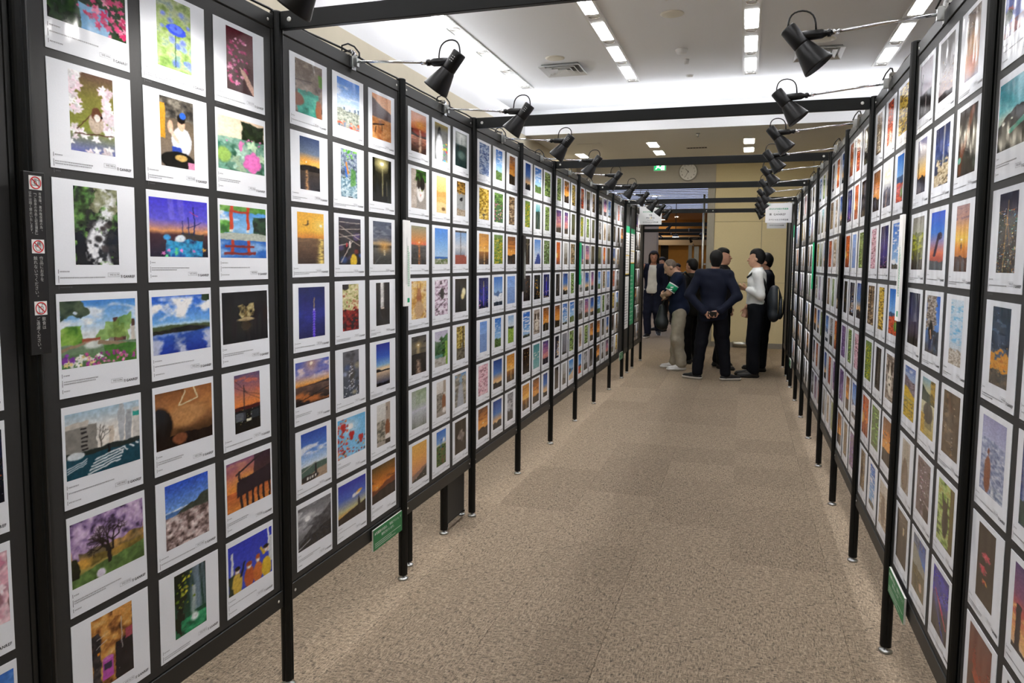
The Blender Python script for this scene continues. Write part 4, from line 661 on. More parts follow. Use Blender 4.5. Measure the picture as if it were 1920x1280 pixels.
Q1(0, 0, 'q', 'purple twilight mirrored in a still lake', lambda p: (p.g('0 8c7c88 .4 a898a8 .55 c8b8c4 .6 2c2428 .8 3a3238 1 8c7c84'), p.rg(.6, .05, '241e20', 3), p.ln(.2, .2, .1, .8, .02, '2c2828'), p.ln(.55, .6, .52, .95, .03, 'f0e8e8', .7)))
Q1(0, 1, 'q', 'golden sparks rising in a grey night', lambda p: (p.g('0 3a3634 .5 6c6464 1 a49494'), p.bl(60, .15, .85, 'd89c40 f0c060 5c8cd0 b06830', .008, .02, .25, 1.), p.rg(.9, .04, '241c1c', 4)))
Q1(0, 2, 'p', 'orange fire blur', lambda p: (p.g('0 6c5c54 .3 8c6c50 .7 d8803c 1 8c7c88'), p.el(.45, .55, .3, .2, 'd89038', .9, .8), p.el(.5, .8, .3, .15, 'e06c30', .9, .8)))
Q1(1, 0, 'p', 'silhouettes under a fading orange sky', lambda p: (p.g('0 7c7ca8 .3 b8b0b0 .6 f0c068 .7 e8a048 1 2c2420'), p.rg(.7, .06, '241c1c', 5), p.rc(.12, .42, .2, .7, '2c2424'), p.bl(4, .78, 1, 'b06840 8c90a0', .04, .08)))
Q1(1, 1, 'q', 'illuminated frosted trees at night', lambda p: (p.g('0 1c2444 .4 2c4488 1 2c2c34'), p.n(.4, 6), p.tx(.6, 1, '5c4c38 c8b48c f0e4c8', 12, .2, 1., edge=.15), p.ln(.62, 0, .6, .7, .04, 'e8dcc8', .7), p.tx(.8, 1, 'a08c68 e8d8b8', 10, 0, .4)))
Q1(1, 2, 'q', 'dark insect on a brown stalk', lambda p: (p.g('0 3a3432 1 2c2826'), p.n(.3, 3), p.ln(.75, .05, .15, .75, .1, '7c4428'), p.ln(.2, .5, .15, .95, .08, '6c3820'), p.el(.3, .4, .05, .12, '14181c', .2), p.el(.4, .3, .06, .08, '1c2024', .2), p.el(.1, .75, .1, .05, '6cac9c', .4)))
Q1(2, 0, 'q', 'yellow green forest in mist', lambda p: (p.g('0 8c8880 .3 a0a088 .6 50542c 1 241c14'), p.tx(.3, .75, '3c4018 8c9424 b8b840', 6, edge=.15), p.ln(.4, .7, .5, .85, .02, '8c6840')))
Q1(2, 1, 'q', 'leaping silhouette against a blue and red sky', lambda p: (p.g('0 1c50d8 .35 3c80e8 .55 a88cb0 .7 f08060 .8 c86050 1 4c4c54'), p.ln(.35, .75, .6, .42, .08, '2c2448'), p.el(.68, .42, .16, .06, '2c2448', .3), p.rg(.85, .03, '5c646c', 3)))
Q1(2, 2, 'p', 'two people watching the sun between orange clouds', lambda p: (p.g('0 b08c88 .2 c8907c .35 f0b060 .5 ffc840 .65 f09030 1 6c3018'), p.cl(0, .3, '7c6470', .7, 4), p.sun(.5, .52, .06, 'fff8d0', 'ffd050', .3), p.rg(.78, .05, '4c2418', 5), p.el(.3, .92, .14, .12, '5c5458', .2), p.el(.7, .92, .14, .12, '5c5458', .2), p.el(.5, .62, .05, .06, '6c4428', .2)))
Q1(3, 0, 'q', 'starry dusk above dim town lights', lambda p: (p.g('0 1c2040 .4 2c2c54 .7 4c4054 1 241c18'), p.n(.25, 3), p.ln(.3, .1, .28, .5, .01, 'c8c8d8', .6), p.bl(3, .85, .95, 'ffe8b0', .015, .025), p.rg(.85, .02, '1c1814', 3)))
Q1(3, 1, 'q', 'cherry tree and a woman walking below', lambda p: (p.g('0 3c70d8 .5 5c90e0 1 5c5450'), p.tx(0, .6, '5c5048 a09488 d8d0cc', 12, 0, .75, edge=.15), p.tree(.45, .7, .16, '2c2420', .6, 5, .02), p.el(.4, .62, .16, .18, '24221f', .3), p.ln(.38, .6, .45, .8, .045, 'd8a888'), p.rc(.3, .75, .5, .95, '2c3860'), p.tx(.6, 1, '2c2c34 5c6c80', 6, .6, 1.)))
Q1(3, 2, 'p', 'pale sky with thin clouds over reeds', lambda p: (p.g('0 d8e8f4 .5 c8e0f4 1 d8d8d4'), p.cl(0, .7, '60b8f0', .7, 3), p.tx(.76, 1, '8c8070 c8bcac e8e0d4', 12)))
Q1(4, 0, 'q', 'yellow flower field below a mountain', lambda p: (p.g('0 4c68b0 .2 90a8d0 1 c8a828'), p.cl(0, .2, 'f0f0f4', .7, 4), p.rg(.24, .05, '7c6c74', 2, .12, tex=.3), p.rg(.45, .03, 'd8b020', 3, .15, tex=.2), p.tx(.6, 1, '6c6c1c c8a020 e8c838', 12), p.rc(0, .62, 1, .64, '8ca08c', .5)))
Q1(4, 1, 'q', 'spread bird wing beside a golden lake', lambda p: (p.g('0 88b4c8 .3 d8c47c .4 e8c868 1 9c8438'), p.rg(.25, .04, '3c5044', 3, .2), p.tx(0, .4, '6c5c28 c8a040', 7, .65, 1.), p.sea(.42, 'd8d0a8', 'b8a050'), p.el(.55, .58, .34, .18, '5c584c', .15), [p.ln(.35+.07*i, .55, .28+.09*i, .85, .012, '302c28') for i in range(7)], p.tx(.65, 1, 'b88c2c e0b848', 9, 0, .3)))
Q1(4, 2, 'q', 'frozen brown leaves with ice crystals', lambda p: (p.tx(0, 1, '2c241c 5c4a38 7c6448', 5), p.ln(.5, 0, .5, .4, .05, '3a2c20'), p.ln(.3, .1, .5, .3, .03, '8c4c34'), p.bl(10, .5, 1, 'e8e4e0', .012, .03), p.wf(.45, .4, .3, .8, 'a89888', 10, .4)))
Q1(5, 0, 'p', 'statue with a draped shawl', lambda p: (p.g('0 c8bcac 1 a89c8c'), p.el(.5, .25, .3, .28, 'b0a490', .5), p.el(.45, .68, .36, .32, '7c6450', .2), [p.ln(.2+.1*i, .45, .3+.06*i, .95, .01, 'a08c74') for i in range(6)]))
Q1(5, 1, 'q', 'soft pink blossoms on dark twigs', lambda p: (p.g('0 8c7874 1 705c5c'), p.bl(16, 0, 1, '9c8880 5c4844 b09c98', .1, .2, soft=.9), p.bl(36, .1, .8, 'f0e4e8 e0c4cc c88c98', .02, .05, .2, .7), p.el(.8, .9, .2, .15, '3a2c28', .5)))
Q1(5, 2, 'q', 'squirrel hanging in green leaves', lambda p: (p.tx(0, 1, '4c5c24 8ca448 c0d080 a89c48', 5), p.tx(0, 1, '5c4c24 7c6c2c', 5, .75, 1.), p.el(.5, .6, .18, .26, '4c4030', .2), p.el(.45, .38, .12, .1, '5c4c38', .2), p.ln(.35, .35, .3, .2, .03, '3a3024'), p.ln(.6, .4, .62, .2, .03, '3a3024')))
Q1(6, 0, 'q', 'dim brown room with lit shelves', lambda p: (p.g('0 5c5044 .5 4c4238 1 3a322a'), p.tx(0, .35, '8c7c68 5c4c40', 5, .2, 1.), p.rc(.6, .25, .7, .4, 'c8b088'), p.rc(.0, 0, .12, 1, '0f0e0d'), p.ln(.2, .7, .9, .85, .006, '8c6c60')))
Q1(6, 1, 'q', 'blue sea cape seen from a hill', lambda p: (p.g('0 4c5c94 .4 5c84c8 1 6c6450'), p.tx(.0, .5, '5c6478 8c94a4', 6, 0, .5), p.rc(0, .3, 1, .55, '4c78c8'), p.rg(.3, .05, '9c9888', 3, .3), p.tx(.55, 1, '5c5438 8c7c58', 7), p.el(.7, .8, .1, .08, 'c8a084', .4)))
Q1(6, 2, 'q', 'blue water streaked with red dusk light', lambda p: (p.g('0 3c3498 .4 4840b0 .6 302c48 1 2c2420'), p.n(.2, 3), p.ln(.2, .35, .9, .75, .04, 'e04c50'), p.ln(.4, .45, .7, .58, .05, 'e03c70', .7), p.ln(.2, .5, .8, 1, .05, '3c50c0', .8)))
Q0 = lambda r, c, *a: put('R', 0, r, c, *a)
Q0(0, 0, 'l', 'hot air balloons with flowers and blue sky', lambda p: (p.g('0 4c5cb8 1 5c6cc0'), p.bl(14, 0, 1, 'c05060 a83848 d87080', .06, .12), p.el(.1, .7, .14, .1, '3c5044', .3), p.rc(0, .8, 1, 1, '7c4848', .6)))
Q0(1, 0, 'l', 'turquoise dusk over a lake in black hills', lambda p: (p.g('0 2c8ca0 .4 60c0c8 .55 c8dcc8 1 1c2420'), p.el(.7, .2, .2, .3, '9ce0f0', .9, .7), p.rg(.5, .1, '24282a', 2, -.3), p.rg(.8, .08, '141614', 3), p.ln(.4, .75, 1, .6, .07, '3c9c84'), p.bl(3, .5, .8, 'f0f0dc', .03, .05, soft=.9)))
Q0(2, 0, 'p', 'dense city lights seen from above at night', lambda p: (p.g('0 14142c .3 24243c 1 1c1814'), p.city(.25, .2, '14182c 242840', 10), p.tx(.3, 1, '14120f 2c2824 54504a', 8), p.pt(150, .2, 1, 'ffc060 ff9030 ffe8b0 80c8ff 60e0a0 ffffff'), p.el(.5, .5, .25, .2, '5c5c60', .9, .4), p.bl(110, .18, 1, 'ffb850 ffe0a0 ff8838 ffd070 80d0ff 70e8b0 ffffff', .012, .032, soft=.7), p.ln(.5, .1, .35, 1, .02, 'ffc870', .6), p.ln(.45, .3, .8, .9, .015, 'ffb050', .6)))
Q0(3, 0, 'p', 'dark blue clouds with a glowing orange edge', lambda p: (p.g('0 243448 .4 3a4c64 .65 5c6878 1 4c4c48'), p.cl(0, .55, '1c2838', .9, 3), p.cl(0, .4, '5c7490', .5, 3), p.tx(.6, .85, 'e88820 f0a840 c87028', 4, 0, 1., edge=.25, amt=.95), p.tx(.8, 1, '4c4c4a 7c6c58', 4)))
Q0(4, 0, 'q', 'hiker in brown before a snowy peak', lambda p: (p.g('0 a0a0c8 .3 b0b4d8 1 7c84a4'), p.over(np.clip((p.v-.28-np.abs(p.u-.45)*.5)*p.h, 0, 1), '8c94b4'), p.tx(.3, 1, '5c6888 98a4c4 e0e4f0', 11, amt=.75), p.el(.32, .75, .14, .24, '8c5038', .1), p.el(.33, .45, .04, .05, '7c4434', .15), p.tx(.85, 1, '5c6c8c e8ecf4', 9, .5, 1.)))
Q0(5, 0, 'p', 'red fireworks in a brown night sky', lambda p: (p.g('0 3a3028 1 34281c'), p.wf(.5, .5, 0, 1, '4c4034', 4, .5), p.fw(.52, .36, .3, 'e04050 f08090 c82c38', 60), p.fw(.35, .55, .3, 'd83848 e86070', 50), p.fw(.5, .7, .22, 'c83040 e0c040', 30)))
Q0(6, 0, 'q', 'red sunset blaze over a dark slope', lambda p: (p.g('0 6c3c34 .5 8c3c28 .8 d84c20 1 f06020'), p.el(.8, .95, .06, .08, 'fff0d8', .3), p.rg(.75, .05, '4c2a20', 2, .3), p.over(np.clip((.3-p.u)*6, 0, 1)*(p.v > .5)*.7, '5c3428')))
Q0(4, 1, 'q', 'icy waterfall beside blue water', lambda p: (p.g('0 44507c 1 2c4080'), p.wf(.55, .5, 0, 1, 'f0f0f4', 10, 1), p.tx(.7, 1, '1c3038 3c6c54', 5)))
Q0(5, 1, 'q', 'purple and orange sunset behind a tower block', lambda p: (p.g('0 5c4478 .35 8c4c70 .5 c85450 .75 f0a060 1 e8c8a0'), p.cl(.4, 1, 'f8b868', .8, 4), p.rc(.12, .45, .3, 1, '3a2c30'), p.rg(.95, .02, '3c3438', 4)))
CODES = {   # the smaller prints: kind and shape, seven rows of three, in the picture's order
('L', -1): 'nt.l nt.l nt.l sk.q sk.l nt.l gr.p so.l nt.l fl.p dk.q dk.l nt.l nt.l nt.l fl.q fl.q fl.l sc.l sc.l sk.l',
('L', 3): 'lv.q sk.p so.p ye.q ft.q br.p sg.q fy.q so.q nb.q sn.q bp.q bp.p sk.p fg.p fl.q sb.q sg.q so.q sb.q bw.p',
('L', 4): 'sb.p sk.q gr.q fy.p wt.p gr.p dk.p fj.q fw.q no.q fd.q nb.q sc.q an.q so.q no.q sm.q sp.q sg.q so.q sb.p',
('L', 5): 'gr.p so.q ye.p sp.q sp.p fo.p or.p mt.p br.q dk.p sb.q gr.p so.q sc.q sk.q nt.p rb.q gr.q dk.p mt.p be2.q',
('L', 6): 'fr.p dk.q br.p fy.p gr.p fo.p nb.q sp.q dk.q st.p sb.q sp.p bw.q sp.q sb.q be.p gr.q so.q rd.p bw.q dk.q',
('L', 7): 'dk.q sp.q sc.q bw.p be.p mt.q fo.q or.p dk.q sk.p br.p bp.q sk.q gr.p bw.q so.q dk.p sb.p so.q bw.p sp.q',
('L', 8): 'mt.p fr.p no.q dk.p no.p so.q sb.p br.p -- fr.p bw.q -- ye.p sk.p -- no.p br.p -- bw.p ye.p --',
('L', 11): 'nb.p sp.p -- mt.p br.p -- dk.p bw.p -- fo.p nb.p -- so.p mt.p -- wt.p bw.p -- dk.p sb.p --',
('R', 2): 'br.p fr.p ye.q so.q wh.q rd.p fl.p nb.q sc.q br.q ye.p rd.q fy.q dk.p an.q or.q gr.q so.q br.p sc.p be.q',
('R', 3): 'or.p fr.p dk.p nb.q or.p no.q or.q bp.p gr.q fd.p nt.q sb.q pu.q gr.p fl.q pu.q so.p sn.q so.q br.p pu.q',
('R', 4): 'nt.p or.p sb.p br.q an.p sb.q fr.q an.q mt.q br.p gr.p br.p sn.q bw.q or.q sb.p fr.p pu.p mt.p be.p gr.q',
('R', 5): 'sc.p gr.p br.p mt.p wt.p br.p ye.p mt.q sb.p an.q pu.p bw.p so.q sb.p gr.q nt.p or.p dk.p bw.q pu.q sp.q',
('R', 6): 'mt.p dk.p br.p sc.p nb.p sk.p br.p dk.p gr.q mt.p gr.p be.p sb.p ye.p sb.q mt.p so.q dk.p dk.p bw.p br.p',
('R', 7): 'mt.p fr.p br.p ye.p be.p br.p st.p br.p or.p pu.p dk.p mt.p be.p br.p mt.p so.q br.p dk.p bw.p mt.p or.p',
('R', 8): 'sc.q ye.p mt.p bp.q sp.p st.p dk.p or.q so.p dk.p sb.p br.p bw.p bp.p fl.p ye.p sb.p dk.p sc.p fr.p mt.p',
('R', 0): '-- -- -- -- -- -- -- -- -- -- fl.q -- -- -- -- -- -- -- -- dk.q -- ',
}
SHAPE = {'p': (.136, .199, .0145), 'q': (.184, .197, .0155), 'l': (.238, .170, .0195)}
ROWW = ['top', 'second', 'third', 'fourth', 'fifth', 'sixth', 'bottom']
# glossy photo paper, a little wavy; the ink uses the colours carried by the mesh
def paper_mat(name, ink):
    m = bpy.data.materials.new(name); m.use_nodes = True; nt = m.node_tree; b = nt.nodes['Principled BSDF']
    tc = nt.nodes.new('ShaderNodeTexCoord'); inf = nt.nodes.new('ShaderNodeObjectInfo')
    ad = nt.nodes.new('ShaderNodeVectorMath'); ad.operation = 'ADD'; nt.links.new(tc.outputs['Object'], ad.inputs[0]); nt.links.new(inf.outputs['Location'], ad.inputs[1])
    mp = nt.nodes.new('ShaderNodeMapping'); mp.inputs['Scale'].default_value = (1, 13, 5)
    nz = nt.nodes.new('ShaderNodeTexNoise'); nz.inputs['Scale'].default_value = 1.0; nz.inputs['Detail'].default_value = 1
    nt.links.new(ad.outputs[0], mp.inputs[0]); nt.links.new(mp.outputs[0], nz.inputs['Vector'])
    bp = nt.nodes.new('ShaderNodeBump'); bp.inputs['Strength'].default_value = .22; bp.inputs['Distance'].default_value = .02
    nt.links.new(nz.outputs['Fac'], bp.inputs['Height']); nt.links.new(bp.outputs[0], b.inputs['Normal'])
    b.inputs['Roughness'].default_value = .13; b.inputs['Specular IOR Level'].default_value = .42
    if ink:
        at = nt.nodes.new('ShaderNodeVertexColor'); at.layer_name = 'ink'; nt.links.new(at.outputs['Color'], b.inputs['Base Color'])
    else:
        n2 = nt.nodes.new('ShaderNodeTexNoise'); n2.inputs['Scale'].default_value = 400; rp = nt.nodes.new('ShaderNodeValToRGB')
        rp.color_ramp.elements[0].color = lin('e8ebf0'); rp.color_ramp.elements[1].color = lin('f0f3f8')
        nt.links.new(tc.outputs['Object'], n2.inputs['Vector']); nt.links.new(n2.outputs['Fac'], rp.inputs[0]); nt.links.new(rp.outputs[0], b.inputs['Base Color'])
    return m
M_photo = paper_mat('photo_paper', False); M_inkc = paper_mat('photo_ink', True)
M_cap = mat('caption_grey', '5a5a5c', .5, var=.1, scale=300); M_logo = mat('logo_dark', '26262a', .5, var=.1)
ME_sheet = MB().box(-.0003, .0011, 0, SW, -SH, 0).mesh('photo_print', M_photo)
rq = random.Random(11)
def pic_mesh(shape, fn, nx, ny, seed):
    """ink grid in local coords: y to the picture's right, z down from the sheet's top edge"""
    w, h, top = SHAPE[shape]; p = Pic(nx, ny, seed); fn(p)
    p.a = warp(warp(p.a, seed+77, .022, 5.), seed+99, .013, 15.)
    p.a = p.a*(1+.22*(vnoise(seed+55, nx, ny, 26, 26*ny/nx, 2)-.5))[..., None]; lum = p.a.mean(-1, keepdims=True); p.a = lum+(p.a-lum)*.92
    col = s2l(np.clip(p.a, 0, 1)*.97)
    y0 = (SW-w)/2
    ys = y0+w*np.arange(nx)/(nx-1); zs = -top-h*np.arange(ny)/(ny-1)
    vv = np.zeros((ny, nx, 3)); vv[..., 0] = .0013; vv[..., 1] = ys[None]; vv[..., 2] = zs[:, None]
    i = np.arange(ny*nx).reshape(ny, nx); q = np.stack([i[1:, :-1], i[1:, 1:], i[:-1, 1:], i[:-1, :-1]], -1).reshape(-1, 4)
    return vv.reshape(-1, 3), q, col.reshape(-1, 3)
def grid_obj(name, vv, q, col, parent):
    me = bpy.data.meshes.new(name); me.vertices.add(len(vv)); me.vertices.foreach_set('co', vv.ravel())
    me.loops.add(q.size); me.loops.foreach_set('vertex_index', q.ravel().astype(np.int32)); me.polygons.add(len(q))
    me.polygons.foreach_set('loop_start', np.arange(0, q.size, 4, dtype=np.int32)); me.update(calc_edges=True)
    ca = me.color_attributes.new('ink', 'FLOAT_COLOR', 'POINT'); ca.data.foreach_set('color', np.concatenate([col, np.ones((len(col), 1))], 1).astype(np.float32).ravel())
    me.materials.append(M_inkc); return link(name, me, parent)
# caption blocks (tiny rows of print, three side bars, number box) and the logo line, shared by all sheets
def cap_mesh(seed, top):
    r_ = random.Random(seed); mb = MB(); x = .0014
    def rect(y0, y1, z0, z1): mb.add([(x, y0, z0), (x, y1, z0), (x, y1, z1), (x, y0, z1)], [(0, 1, 2, 3)])
    z = -top-.012
    for hgt, rows in ((.010, 1), (.018, r_.choice((1, 2))), (.010, 1)):
        rect(.008, .0094, z-hgt, z)
        for j in range(rows):
            end = r_.uniform(.025, .05) if hgt < .015 else (r_.uniform(.10, .19) if j == 0 else r_.uniform(.05, .12)); y = .0125; zz = z-.0035-.0058*j
            while y < end:
                w = r_.uniform(.0022, .0034); rect(y, y+w, zz-.0014, zz-.0004); rect(y+.0004, y+w*.8, zz-.0032, zz-.0022)
                if r_.random() < .7: rect(y+w*.4, y+w*.4+.0007, zz-.0034, zz-.0002)
                y += w+.0008
        z -= hgt+.0055
    zb = -SH+.018; y0 = SW-.098
    for a in ((y0, y0+.038, zb, zb+.0005), (y0, y0+.038, zb+.010, zb+.0105), (y0, y0+.0005, zb, zb+.0105), (y0+.0375, y0+.038, zb, zb+.0105)): rect(*a)
    text_into(mb, f'WE1{r_.randint(1000, 9999)}', .0075, y0+.021, zb+.0052, lambda a, b: (x, a, b))
    return mb
def logo_mesh():
    mb = MB(); to = lambda a, b: (.0014, a, b)
    text_into(mb, 'GANREF', .0098, SW-.0275, -SH+.018, to, spacing=1.12, bold=.0003)
    for (a, b, c, d) in ((SW-.0555, SW-.0547, .0, .008), (SW-.053, SW-.0522, .0, .008), (SW-.0548, SW-.0505, .0068, .0076), (SW-.0515, SW-.0507, .0, .008), (SW-.0538, SW-.0512, .003, .0037)):
        mb.add([to(a, -SH+.0145+c), to(b, -SH+.0145+c), to(b, -SH+.0145+d), to(a, -SH+.0145+d)], [(0, 1, 2, 3)])
    return mb
ME_logo = logo_mesh().mesh('logo_lettering', M_logo)
ME_caps = {s: [cap_mesh(i*7+ord(s), SHAPE[s][1]+SHAPE[s][2]).mesh('caption_lettering', M_cap) for i in range(4)] for s in SHAPE}
def sheet_y(sd, k, c):
    return Y0+k+SY+SPY*c if sd == 'L' else Y0+k+1-SY-SPY*c            # y of the sheet's edge at the picture's left
todo = []
for sd in 'LR':
    for k in list(range(-1, 9))+[11]:
        codes = CODES.get((sd, k), '').split()
        for r in range(7):
            for c in range(3):
                spec = CUS.get((sd, k, r, c))
                if spec is None and codes:
                    cd = codes[r*3+c] if r*3+c < len(codes) else '--'
                    if cd == '--': continue
                    kd, sh = cd.split('.'); spec = (sh, PRE[kd][0], PRE[kd][1])
                if spec is None: continue
                y = sheet_y(sd, k, c) if k < 11 else Y0+10.06+.06+.28*c
                X = SIDE[sd][0]; sg = 1 if sd == 'L' else -1; z = SZ-SPZ*r
                pts = [pix((X, y+sg*a*SW, z-b*SH)) for a in (0, 1) for b in (0, 1)]
                if max(q[0] for q in pts) < 2 or min(q[0] for q in pts) > 1918 or max(q[1] for q in pts) < 2 or min(q[1] for q in pts) > 1278: continue
                wpx = abs(pts[2][0]-pts[0][0]); hpx = abs(pts[1][1]-pts[0][1])
                todo.append((wpx*hpx, sd, k, r, c, y, z, wpx, hpx)+spec)
todo.sort(key=lambda t: -t[0])
stuff = {'v': [], 'q': [], 'c': [], 'n': 0}
for i, (area, sd, k, r, c, y, z, wpx, hpx, sh, words, fn) in enumerate(todo):
    X = SIDE[sd][0]; word = SIDE[sd][2]; w, h, top = SHAPE[sh]; seed = (k+2)*100+r*7+c*3+(5000 if sd == 'R' else 0)
    nx = int(np.clip(wpx*w/SW/1.05, 7, 170)); ny = int(np.clip(hpx*h/SH/1.05, 12, 180))
    vv, q, col = pic_mesh(sh, fn, nx, ny, seed)
    rz = 0 if sd == 'L' else math.pi; jit = rq.uniform(-.0015, .0015)
    if i < 300:
        o = link('photo_print', ME_sheet); o.location = (X, y+jit, z+rq.uniform(-.0015, .0015)); o.rotation_euler = (rq.uniform(-.006, .006), 0, rz)
        n = (k+2 if sd == 'L' else k+1) if k < 9 else 11
        pan = f'{ORD(n)} {word} panel' if k < 9 else f'last {word} panel'
        lb = f'{words}, {ROWW[r]} row {ORD(c+1)} column, {pan}'
        tag(o, lb, 'photo print', f'photo prints on the {word} wall')
        grid_obj('picture', vv, q, col, o)
        if hpx > 36: link('caption_lettering', ME_caps[sh][(r*3+c+k) % 4], o)['kind'] = 'stuff'
        if hpx > 36: link('logo_lettering', ME_logo, o)
    else:
        sgn = 1 if sd == 'L' else -1
        def wd(a): b = np.array(a, float).copy(); b[:, 0] = X+sgn*b[:, 0]; b[:, 1] = y+jit+sgn*b[:, 1]; b[:, 2] += z; return b
        sv = [(.0011, 0, 0), (.0011, SW, 0), (.0011, SW, -SH), (.0011, 0, -SH), (-.0003, 0, 0), (-.0003, SW, 0), (-.0003, SW, -SH), (-.0003, 0, -SH)]
        sq = np.array([(3, 2, 1, 0), (0, 1, 5, 4), (1, 2, 6, 5), (2, 3, 7, 6), (3, 0, 4, 7)])
        for V, Q, Cc in ((wd(sv), sq, np.tile(s2l(hx('f0f1f3')), (8, 1))), (wd(vv), q, col)):
            stuff['v'].append(V); stuff['q'].append(Q+stuff['n']); stuff['c'].append(Cc); stuff['n'] += len(V)
if stuff['n']:
    o = grid_obj('distant_photo_prints', np.concatenate(stuff['v']), np.concatenate(stuff['q']), np.concatenate(stuff['c']), None)
    tag(o, 'the many small photo prints on the farthest panels of both walls', 'photo prints', kind='stuff')
# ------------------------------------------------------------------ notices and signs
M_signb = mat('sign_black', '141312', .35, var=.05); M_edge = mat('foam_edge', 'd8d8d0', .7); M_green = mat('sign_green', '1f7a45', .45, var=.03)
M_red = mat('prohibition_red', 'd02026', .45); M_green2 = mat('print_green', '12a06a', .45); M_gtext = mat('sign_text_grey', 'b8b8b4', .5); M_wtext = mat('sign_text_white', 'dfe8e0', .5)
M_yel = mat('print_yellow', 'e8c830', .5); M_dash = mat('print_grey', '8a8a88', .5)
def dashes(mb, x, u0, u1, v0, v1, to, step=.006, seed=1, cw=.004, vertical=False, ch=.0022):
    """rows of tiny unreadable print"""
    r_ = random.Random(seed); v = v1
    while v > v0:
        u = u0; e = u0+(u1-u0)*r_.uniform(.55, 1)
        while u < e:
            w = r_.uniform(.5, 1)*cw
            q = [(u, v-ch), (u+w, v-ch), (u+w, v), (u, v)]
            mb.add([to(*((b, a) if vertical else (a, b))) for a, b in q], [(0, 1, 2, 3)]); u += w+cw*.25
        v -= step
# prohibition board on the first left post
wb = tag(empty('warning_board', (XL+.0245, 1.3235, 1.61)), 'narrow black prohibition board with three red circle symbols on the nearest left post', 'notice')
BW, Z0w, Z1w = .027, 1.396-1.61, 1.823-1.61
bevel(box('board', (0, .010, -BW, BW, Z0w, Z1w), M_signb, wb), .001, 1)
to = lambda a, b: (.0104, a, b-1.61)
zz = lambda y: 1.822-(y-322)*.001256
lt = [MB(), MB(), MB()]
def zcol(txt, xc, ytop, size, pitch): vtext_into(lt[0 if ytop < 440 else 1 if ytop < 560 else 2], txt, size, xc, zz(ytop), to, pitch)
zcol('肖像権、著作権保護の為、', .0125, 358, .0078, 1.0); zcol('ご自身の作品と記念撮影', .0, 365, .0078, 1.0); zcol('以外は固く禁止いたします。', -.0125, 357, .0078, 1.0)
for (a, b, c, d) in ((-.004, .0035, 360.5, 361.3), (.0028, .0035, 360.5, 364), (-.004, .0035, 435.5, 436.2), (-.004, -.0033, 432, 436)):
    lt[0].add([to(a, zz(d)), to(b, zz(d)), to(b, zz(c)), to(a, zz(c))], [(0, 1, 2, 3)])
zcol('作品にお手を', .009, 477, .0102, .98); zcol('触れないでください。', -.006, 477, .0102, .98)
zcol('飲食は', .009, 591, .0102, .98); zcol('ご遠慮ください。', -.006, 591, .0102, .98)
for q in lt: q.build('notice_lettering', M_gtext, wb)
def ringm(mb, c, r0, r1, x, n=32):
    vs = []; fs = []
    for i in range(n):
        a = 2*math.pi*i/n
        for r in (r0, r1): vs.append((x, c[0]+r*math.cos(a), c[1]+r*math.sin(a)))
    mb.add(vs, [(2*i, 2*i+1, (2*i+3) % (2*n), (2*i+2) % (2*n)) for i in range(n)])
def seg(mb, a, b, w, x):
    a, b = Vector(a), Vector(b); d = (b-a).normalized()*w; n = Vector((-d.y, d.x))
    mb.add([(x, *(a-n)), (x, *(b-n)), (x, *(b+n)), (x, *(a+n))], [(0, 1, 2, 3)])
for i, yc in enumerate((341, 458.5, 574)):
    c = (0.002, zz(yc)-1.61); h = .0162
    pl = box('symbol_plate', (.0101, .0106, c[0]-h, c[0]+h, c[1]-h, c[1]+h), M_paper, wb)
    k = MB(); x = .0109
    if i == 0:
        for a, b in (((-.009, -.006), (.009, -.006)), ((-.009, .006), (.009, .006)), ((-.009, -.006), (-.009, .006)), ((.009, -.006), (.009, .006)), ((-.004, .0085), (.004, .0085))): seg(k, (c[0]+a[0], c[1]+a[1]), (c[0]+b[0], c[1]+b[1]), .0006, x)
        ringm(k, c, .003, .0044, x)
    elif i == 1:
        pts = [(-.009, .002), (-.004, -.009), (.004, -.009), (.007, -.003), (.007, .007), (.0045, .009), (.0045, .0), (.002, .0105), (.0, .0), (-.0015, .010), (-.003, -.002), (-.007, .003), (-.009, .002)]
        for a, b in zip(pts[:-1], pts[1:]): seg(k, (c[0]+a[0], c[1]+a[1]), (c[0]+b[0], c[1]+b[1]), .0005, x)
    else:
        pts = [(-.006, .003), (-.004, -.010), (.004, -.010), (.006, .003), (-.006, .003)]
        for a, b in list(zip(pts[:-1], pts[1:]))+[((.002, .003), (.004, .011))]: seg(k, (c[0]+a[0], c[1]+a[1]), (c[0]+b[0], c[1]+b[1]), .0006, x)
    k.build('symbol', M_ink, pl)
    rr = MB(); ringm(rr, c, .0122, .0146, .0113); seg(rr, (c[0]-.0098, c[1]+.0098), (c[0]+.0098, c[1]-.0098), .0011, .0112); rr.build('red_circle', M_red, pl)
# tall white notices on posts
def tall_notice(sd, yc, label, face='white'):
    X, sg, word = SIDE[sd]
    e = tag(empty('tall_notice', (X+.0245*sg, yc, 1.61), 0 if sd == 'L' else math.pi), label, 'notice', 'tall notices on the posts')
    b = bevel(box('board', (0, .010, -.033, .033, -.208, .213), M_paper if face == 'white' else M_signb if face == 'black' else M_green2, e), .001, 1)
    to = lambda a, b: (.0104, a, b)
    g = MB(); dashes(g, 0, -.11, .14, .006, .022, to, .013, 3, .010, True, .006); g.build('green_lettering', M_green2 if face == 'white' else M_wtext, e)['kind'] = 'stuff'
    g = MB(); dashes(g, 0, -.10, .13, -.022, .003, to, .007, 5, .005, True, .002); g.build('small_lettering', M_dash, e)['kind'] = 'stuff'
    if face == 'white': box('green_mark', (.010, .0104, -.002, .022, -.190, -.168), M_green2, e)
tall_notice('L', 3.318, 'tall white notice with green print on the third left post')
tall_notice('R', 3.268, 'tall white notice with green print beside the second right post')
